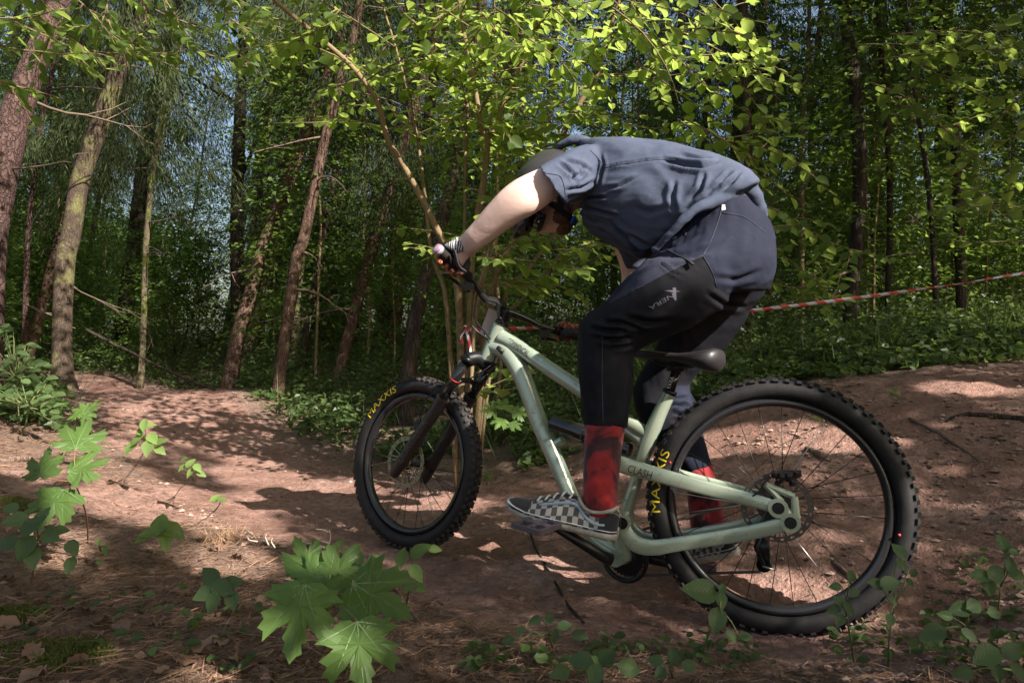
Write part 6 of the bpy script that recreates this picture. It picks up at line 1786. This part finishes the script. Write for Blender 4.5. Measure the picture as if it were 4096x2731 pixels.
plant('bramble', 'low bramble sprig with one sunlit leaf in the bottom right litter', 'bramble', G(3860, 2600), [(3840, 2435, 95, 1.4, 190), (3900, 2420, 90, 1.4, 20), (3980, 2450, 75, 1.4, 0), (3730, 2530, 110, 1.35, 200), (3880, 2540, 70, 1.38, 300), (3780, 2460, 60, 1.4, 160)], 'grey', .8)
plant('broad_leaf_plant', 'large dull round leaves low in the bottom right corner', 'plant', G(4010, 2700), [(3945, 2620, 130, 1.15, 210), (4050, 2600, 105, 1.18, 30), (4080, 2690, 95, 1.15, 320), (3850, 2690, 85, 1.15, 190), (3990, 2690, 80, 1.14, 270)], 'grey', .8)
plant('seedling', 'small dark leaves on the shaded soil at the bottom centre', 'seedling', G(2250, 2600), [(2140, 2480, 55, 1.5, 190), (2200, 2470, 60, 1.5, 60), (2260, 2500, 65, 1.48, 10), (2080, 2520, 50, 1.48, 200), (2320, 2540, 70, 1.42, 340), (2220, 2540, 55, 1.45, 270), (2030, 2560, 60, 1.42, 190)], 'grey', .7)
plant('seedling', 'blurred dark green leaves at the very bottom, left of the rear tyre', 'seedling', G(2400, 2720), [(2320, 2640, 110, 1.2, 170), (2430, 2620, 100, 1.22, 60), (2520, 2670, 110, 1.18, 350), (2380, 2700, 100, 1.15, 250), (2240, 2690, 90, 1.18, 200)], 'grey', .75)
plant('seedling', 'low sprig of oval leaves on the soil under the rear tyre', 'seedling', G(2700, 2700), [(2620, 2640, 70, 1.25, 170), (2690, 2620, 75, 1.27, 80), (2760, 2660, 75, 1.24, 10), (2640, 2690, 65, 1.22, 230)], 'grey', .75)
plant('seedling', 'five-leaved green seedling in dead needles left of the large maple leaves', 'seedling', G(870, 2420), [(840, 2300, 100, 1.6, 130), (890, 2350, 105, 1.58, 330), (820, 2370, 110, 1.58, 210), (930, 2330, 90, 1.6, 20), (850, 2410, 95, 1.56, 255), (930, 2400, 90, 1.57, 290)], 'grey', .75)
plant('seedling', 'tiny yellowish sprout in the shaded needles at the lower left', 'seedling', G(190, 2600), [(185, 2570, 45, 1.42, 100), (215, 2590, 40, 1.42, 340), (115, 2475, 36, 1.5, 120)], 'pale', .7)
plant('seedling', 'bright green leaf pair at the foot of the ivy-like clump', 'seedling', G(410, 2190), [(395, 2165, 40, 1.9, 110), (422, 2200, 46, 1.88, 290)], 'pale', .7)
plant('maple_seedling', 'young maple with small shaded leaves at the foot of the hazel', 'maple seedling', G(2010, 1740), [(1960, 1640, 70, 3.3, 190), (2020, 1620, 75, 3.3, 70), (2080, 1650, 75, 3.3, 340), (2000, 1690, 70, 3.25, 250), (2060, 1700, 60, 3.25, 300)], 'maple', .6)
plant('maple_seedling', 'maple seedling in half shade at the back of the sunlit bank', 'maple seedling', G(330, 1690), [(320, 1640, 70, 3.3, 170), (370, 1625, 75, 3.3, 40), (300, 1660, 60, 3.25, 230), (350, 1665, 60, 3.25, 300)], 'maple', .6)
plant('seedling', 'single bright sprout on the dirt between the wheels', 'seedling', G(1945, 1930), [(1935, 1905, 40, 2.9, 140), (1960, 1900, 38, 2.9, 40), (1950, 1918, 30, 2.9, 300)], 'pale', .6)
plant('seedling', 'bright sprout on the berm’s top edge above the rear tyre', 'seedling', G(3580, 1590), [(3570, 1555, 36, 3.1, 120), (3590, 1570, 34, 3.1, 320), (3565, 1580, 30, 3.1, 220)], 'pale', .6)
plant('seedling', 'leaves sprouting from the berm, seen through the rear wheel', 'seedling', G(3280, 1690), [(3270, 1670, 46, 2.9, 150), (3300, 1672, 46, 2.9, 10), (3285, 1655, 34, 2.9, 80)], 'pale', .6)
# leafy shrubs on the left, at the foot of the spruce
for k, (lab, pts, dd) in enumerate((('low shrub with sunlit leaves at the left edge, below the pine', [(-20, 1350), (60, 1390), (130, 1420), (20, 1440), (90, 1470), (170, 1480), (0, 1500), (60, 1530)], 4.6), ('shrub with glossy leaves left of the beige spruce’s foot', [(120, 1540), (180, 1560), (60, 1570), (10, 1590), (150, 1600), (210, 1620), (80, 1620)], 4.2))):
    f = P(80, 1640, dd); f[2] = float(H(f[0], f[1]))
    ls = []
    for (x, y) in pts:
        for _ in range(7):
            ls.append((x + rg.normal() * 38, y + rg.normal() * 28, rg.uniform(38, 60), dd + rg.normal() * .2, rg.uniform(0, 360)))
    plant('shrub', lab, 'shrub', f, ls, 'grey', .45, 'stemgreen', r=.004)

# ------------------------------------------------------------------ dead wood, roots and fallen leaves
def stick(name, label, cat, pts, w0, w1, m, twigs=(), lift=.6, k=8, flat=1.0):
    """pts: photo px lying on the ground; widths in photo px"""
    W = []
    for p in pts:
        g = G(*p[:2]) if len(p) == 2 else P(*p)
        W.append(g)
    W = np.array(W); n = len(W); dd = W[:, 1].mean()
    rr = np.linspace(w0, w1, n) / FL * dd / 2; W[:, 2] += rr * lift
    t = thing(name, label, cat, tuple(W[0]))
    p_, r_ = smoothpath(W, rr, 6)
    p_ = p_ + np.stack([0 * r_, 0 * r_, fbm(np.arange(len(p_)) * .3, 0 * r_, 1, int(w0 * 7), 2) * r_ * .6], 1)
    MB().tube(p_, r_ * (1 + .18 * fbm(np.arange(len(p_)) * .7, 0 * r_, 1, int(w0 * 3) + 2, 2)), k, flat=flat).build('branch' if cat != 'root' else 'root_body', m, t)
    for q_ in twigs:
        Q_ = np.array([P(*a) for a in q_]); MB().tube(Q_, np.linspace(w1 * .6, w1 * .3, len(Q_)) / FL * dd / 2, 5, sub=3).build('twig', m, t)
    return t
stick('dead_stick', 'straight grey stick lying diagonally on the berm right of the rear wheel', 'stick', [(3638, 1676), (3700, 1710), (3780, 1752), (3860, 1805), (3918, 1846)], 17, 10, MT['root'])
stick('tree_root', 'thick root breaking the berm, framed by the rear wheel', 'root', [(3228, 1800), (3262, 1815), (3300, 1838), (3345, 1828), (3400, 1818), (3460, 1830), (3525, 1822)], 34, 9, MT['root'], lift=.3)
stick('tree_root', 'dark root crossing the berm at the right edge', 'root', [(3780, 1690), (3850, 1662), (3930, 1668), (4010, 1672), (4120, 1690)], 12, 34, MT['dark_bark'], lift=.3)
stick('dead_twig', 'thin twig standing out of the berm above the chain', 'twig', [(3000, 1905), (3060, 1850), (3110, 1805), (3158, 1773)], 6, 13, MT['root'])
stick('tree_root', 'thin dark root running down the trail below the raised shoe', 'root', [(2085, 2045), (2115, 2110), (2140, 2190), (2180, 2260), (2225, 2340), (2270, 2420), (2334, 2495)], 8, 12, MT['dark_bark'])  # dark strand modelled where a crank shadow is taken to fall
stick('fallen_branch', 'grey fallen branch half sunk in the sunlit bank at the left edge', 'branch', [(-60, 1846), (60, 1842), (150, 1836), (236, 1826)], 26, 22, MT['root'], lift=.4)
stick('fallen_log', 'short cut log in the shrubs at the far left', 'log', [(-80, 1502, 5.4), (40, 1506, 5.4), (147, 1508, 5.35)], 30, 30, MT['pine_bark'])
stick('dead_twig', 'pale bare forked twig at the lip of the bank, left of the front wheel', 'twig', [(985, 2135), (1060, 2178), (1130, 2196), (1200, 2180), (1262, 2188), (1300, 2200)], 12, 9, MT['pale_twig'],
      [[(1300, 2195, 1.95), (1318, 2170, 1.95), (1322, 2140, 1.96), (1318, 2118, 1.96)], [(1320, 2130, 1.95), (1290, 2118, 1.95), (1262, 2116, 1.95)], [(1318, 2172, 1.95), (1290, 2165, 1.95), (1262, 2150, 1.95)], [(1075, 2180, 2.0), (1062, 2150, 2.0), (1066, 2135, 2.0)], [(1030, 2165, 2.0), (1000, 2160, 2.0), (990, 2150, 2.0)], [(1100, 2190, 2.0), (1085, 2165, 2.0), (1090, 2150, 2.0)]], lift=2)
stick('fallen_branch', 'brown fallen branch among dry leaves left of the maple seedling', 'branch', [(600, 2412), (700, 2412), (790, 2398), (900, 2362), (1000, 2322)], 22, 12, MT['root'], lift=.6)
stick('dead_twig', 'dark crooked twig on the ground right of the maple leaves', 'twig', [(1610, 2416), (1680, 2412), (1740, 2405), (1790, 2425), (1850, 2432)], 9, 7, MT['root'])
stick('dead_twig', 'dark forked twig below the lowest maple leaf’s right side', 'twig', [(1590, 2555), (1650, 2550), (1710, 2560), (1790, 2580), (1860, 2600)], 11, 7, MT['root'])
stick('fallen_pole', 'thin fallen pole slanting across the shaded shrubs at the left', 'pole', [(344, 1319, 8.0), (470, 1385, 7.9), (587, 1442, 7.8), (680, 1492, 7.6)], 13, 10, MT['dark_bark'])
stick('fallen_pole', 'fallen pole lying behind the trail, left of the leaning pair', 'pole', [(660, 1480, 7.2), (760, 1525, 7.1), (860, 1560, 7.0)], 14, 12, MT['dark_bark'])
stick('dead_twig', 'thin curved twig on the ground at the bottom right', 'twig', [(3500, 2600), (3640, 2560), (3780, 2555), (3900, 2580)], 7, 5, MT['root'])
stick('dead_stick', 'bent dry stick behind the rear wheel near the trail’s right edge', 'stick', [(3330, 2255), (3390, 2300), (3420, 2360), (3440, 2400)], 22, 14, MT['root'])
# dry leaves large enough to pick out
rg = np.random.default_rng(300)
k = 0
tries = 0
while k < 120 and tries < 2000:
    tries += 1
    left = rg.uniform() < .72
    sx, sy = (rg.uniform(0, 1900), rg.uniform(2200, 2725)) if left else (rg.uniform(3300, 4090), rg.uniform(2480, 2725))
    p = G(sx, sy)
    if trail_d(p[:1], p[1:2])[0] > .05: continue
    s = rg.uniform(.025, .062)
    o = leaf(None, LM['dry'][k % 4], p + [0, 0, rg.uniform(.006, .016)], randdir(1, rg)[0] * [1, 1, .35], nrm(rg.normal(size=3) * .45 + [0, -.2, 1]), s)
    o.name = 'dry_leaf'; o['label'] = 'curled brown dry leaf lying among needles on the shaded foreground bank' if left else 'curled brown dry leaf in the litter at the bottom right corner'
    o['category'] = 'dry leaf'; o['group'] = 'fallen leaves on the foreground bank' if left else 'fallen leaves at the bottom right'
    k += 1
# small creeping leaves in the litter at the near edge
LP = []
for (x0, x1, y0, y1, n) in ((3300, 4096, 2480, 2731, 230), (1850, 3100, 2590, 2731, 260), (0, 1100, 2300, 2731, 120), (3750, 4096, 2250, 2500, 50)):
    for _ in range(n):
        sx, sy = rg.uniform(x0, x1), rg.uniform(y0, y1)
        p = G(sx, sy)
        if fbm(p[:1], p[1:2], 7, 51, 2)[0] > .0: LP.append(p + [0, 0, rg.uniform(.008, .045)])
LP = np.array(LP); n_ = len(LP); L = rg.uniform(.014, .034, n_)
V, Fc = leafovals(LP, randdir(n_, rg) * [1, 1, .3], rg.normal(size=(n_, 3)) * .4 + [0, -.35, 1], L, L * rg.uniform(.6, .9, n_))
stuff('creeping_leaves', V, Fc, MT['ground_leaf'], np.repeat(rg.uniform(0, 1, n_), 8), 'small creeping green leaves in the litter at the near edge')
# tuft of dry straw glowing in the sun at the bank's lip
tu = G(900, 2170); n_ = 150
dv = nrm(rg.normal(size=(n_, 3)) * [.55, .5, .2] + [0, 0, .75]); L = rg.uniform(.03, .085, n_)
MT['straw'] = leafmat('dry_straw', (.35, .2, .11), (.5, .33, .2), (.4, .25, .12), .25, .7)
V, Fc = needles(tu + rg.normal(size=(n_, 3)) * [.045, .035, .002] + dv * L[:, None] * .5, dv, L, np.full(n_, .0026), rg)
t = obj('straw_tuft', V, Fc, MT['straw'], None, False, rnd=np.repeat(rg.uniform(0, 1, n_), 4)); t['kind'] = 'stuff'; t['label'] = 'tuft of dry straw glowing on the lip of the bank'
# moss cushions
for sx, sy, r in ((60, 2030, .09), (160, 2610, .12), (290, 2650, .08), (90, 2480, .06)):
    c = G(sx, sy); n_ = 900; a = rg.uniform(0, 6.28, n_); rr = r * np.sqrt(rg.uniform(0, 1, n_))
    x, y = c[0] + rr * np.cos(a), c[1] + rr * np.sin(a) * .8
    dv = nrm(rg.normal(size=(n_, 3)) * .5 + [0, 0, 1]); L = rg.uniform(.008, .02, n_)
    V, Fc = needles(np.stack([x, y, H(x, y) + .012 * (1 - (rr / r) ** 2) + L * .3], 1), dv, L, np.full(n_, .0028), rg)
    o = obj('moss', V, Fc, MT['moss'], None, False, rnd=np.repeat(rg.uniform(0, 1, n_), 4)); o['kind'] = 'stuff'

# ------------------------------------------------------------------ barrier tape: twisted red and white band
MT['tape'] = mat('barrier_tape', (.7, .68, .7), .4); q = NT(MT['tape']); uvn = q.n('ShaderNodeTexCoord'); sx_ = q.n('ShaderNodeSeparateXYZ'); q.l(uvn.outputs['UV'], sx_.inputs[0])
fr_ = q.math('FRACT', q.math('ADD', sx_.outputs[0], q.math('MULTIPLY', sx_.outputs[1], .25)))
q.set(col=q.ramp(fr_, [(0, (.5, .06, .065)), (.5, (.5, .485, .54))], 'CONSTANT'))
A_, B_, C2 = P(1859, 1322, 3.66), P(2990, 1243, 3.5), P(4250, 1066, 3.35)
N_ = 260; V, uv = [], []
for i in range(N_):
    s = i / (N_ - 1); p = (1 - s) ** 2 * A_ + 2 * s * (1 - s) * (B_ * 2 - (A_ + C2) / 2) + s * s * C2
    tang = nrm(C2 - A_); tw_ = 1.2 * math.sin(s * 7) + (s - .2) * 3.0 if s > .38 else .5 + .6 * math.sin(s * 9)
    w = .022 if s < .38 else .012
    up = np.array([0, 0, 1.]); sd = nrm(np.cross(tang, up)); u2 = nrm(up * math.cos(tw_) + sd * math.sin(tw_)); fo = np.cross(tang, u2) * .006
    for j, (a, b) in enumerate(((-1, 0), (0, 1), (1, 0))):
        V.append(p + u2 * w * a * .7 + fo * b); uv.append((s * 34, j / 2))
Fc = [(i * 3 + j, i * 3 + j + 1, i * 3 + j + 4, i * 3 + j + 3) for i in range(N_ - 1) for j in range(2)]
tp_ = thing('barrier_tape', 'red and white barrier tape strung from the hazel stems across the background', 'barrier tape', tuple(A_))
o = obj('tape_band', V, Fc, MT['tape'], tp_, uv=uv)
for pts in ([(1859, 1318, 3.6), (1872, 1345, 3.58), (1880, 1380, 3.58), (1884, 1420, 3.58)], [(1862, 1318, 3.6), (1845, 1345, 3.57), (1850, 1372, 3.57)], [(1846, 1312, 3.6), (1860, 1302, 3.56), (1878, 1316, 3.58), (1862, 1332, 3.58)]):
    W = smoothpath(np.array([P(*p) for p in pts]), np.ones(len(pts)), 6)[0]; V, uv = [], []
    for i, p in enumerate(W):
        for j, a in enumerate((-1, 1)): V.append(p + np.array([.6, -.3 * math.sin(i * .7), .25]) * .010 * a); uv.append((i * .09 + .2, j))
    obj('tape_tail', V, [(2 * i, 2 * i + 1, 2 * i + 3, 2 * i + 2) for i in range(len(W) - 1)], MT['tape'], tp_, uv=uv)
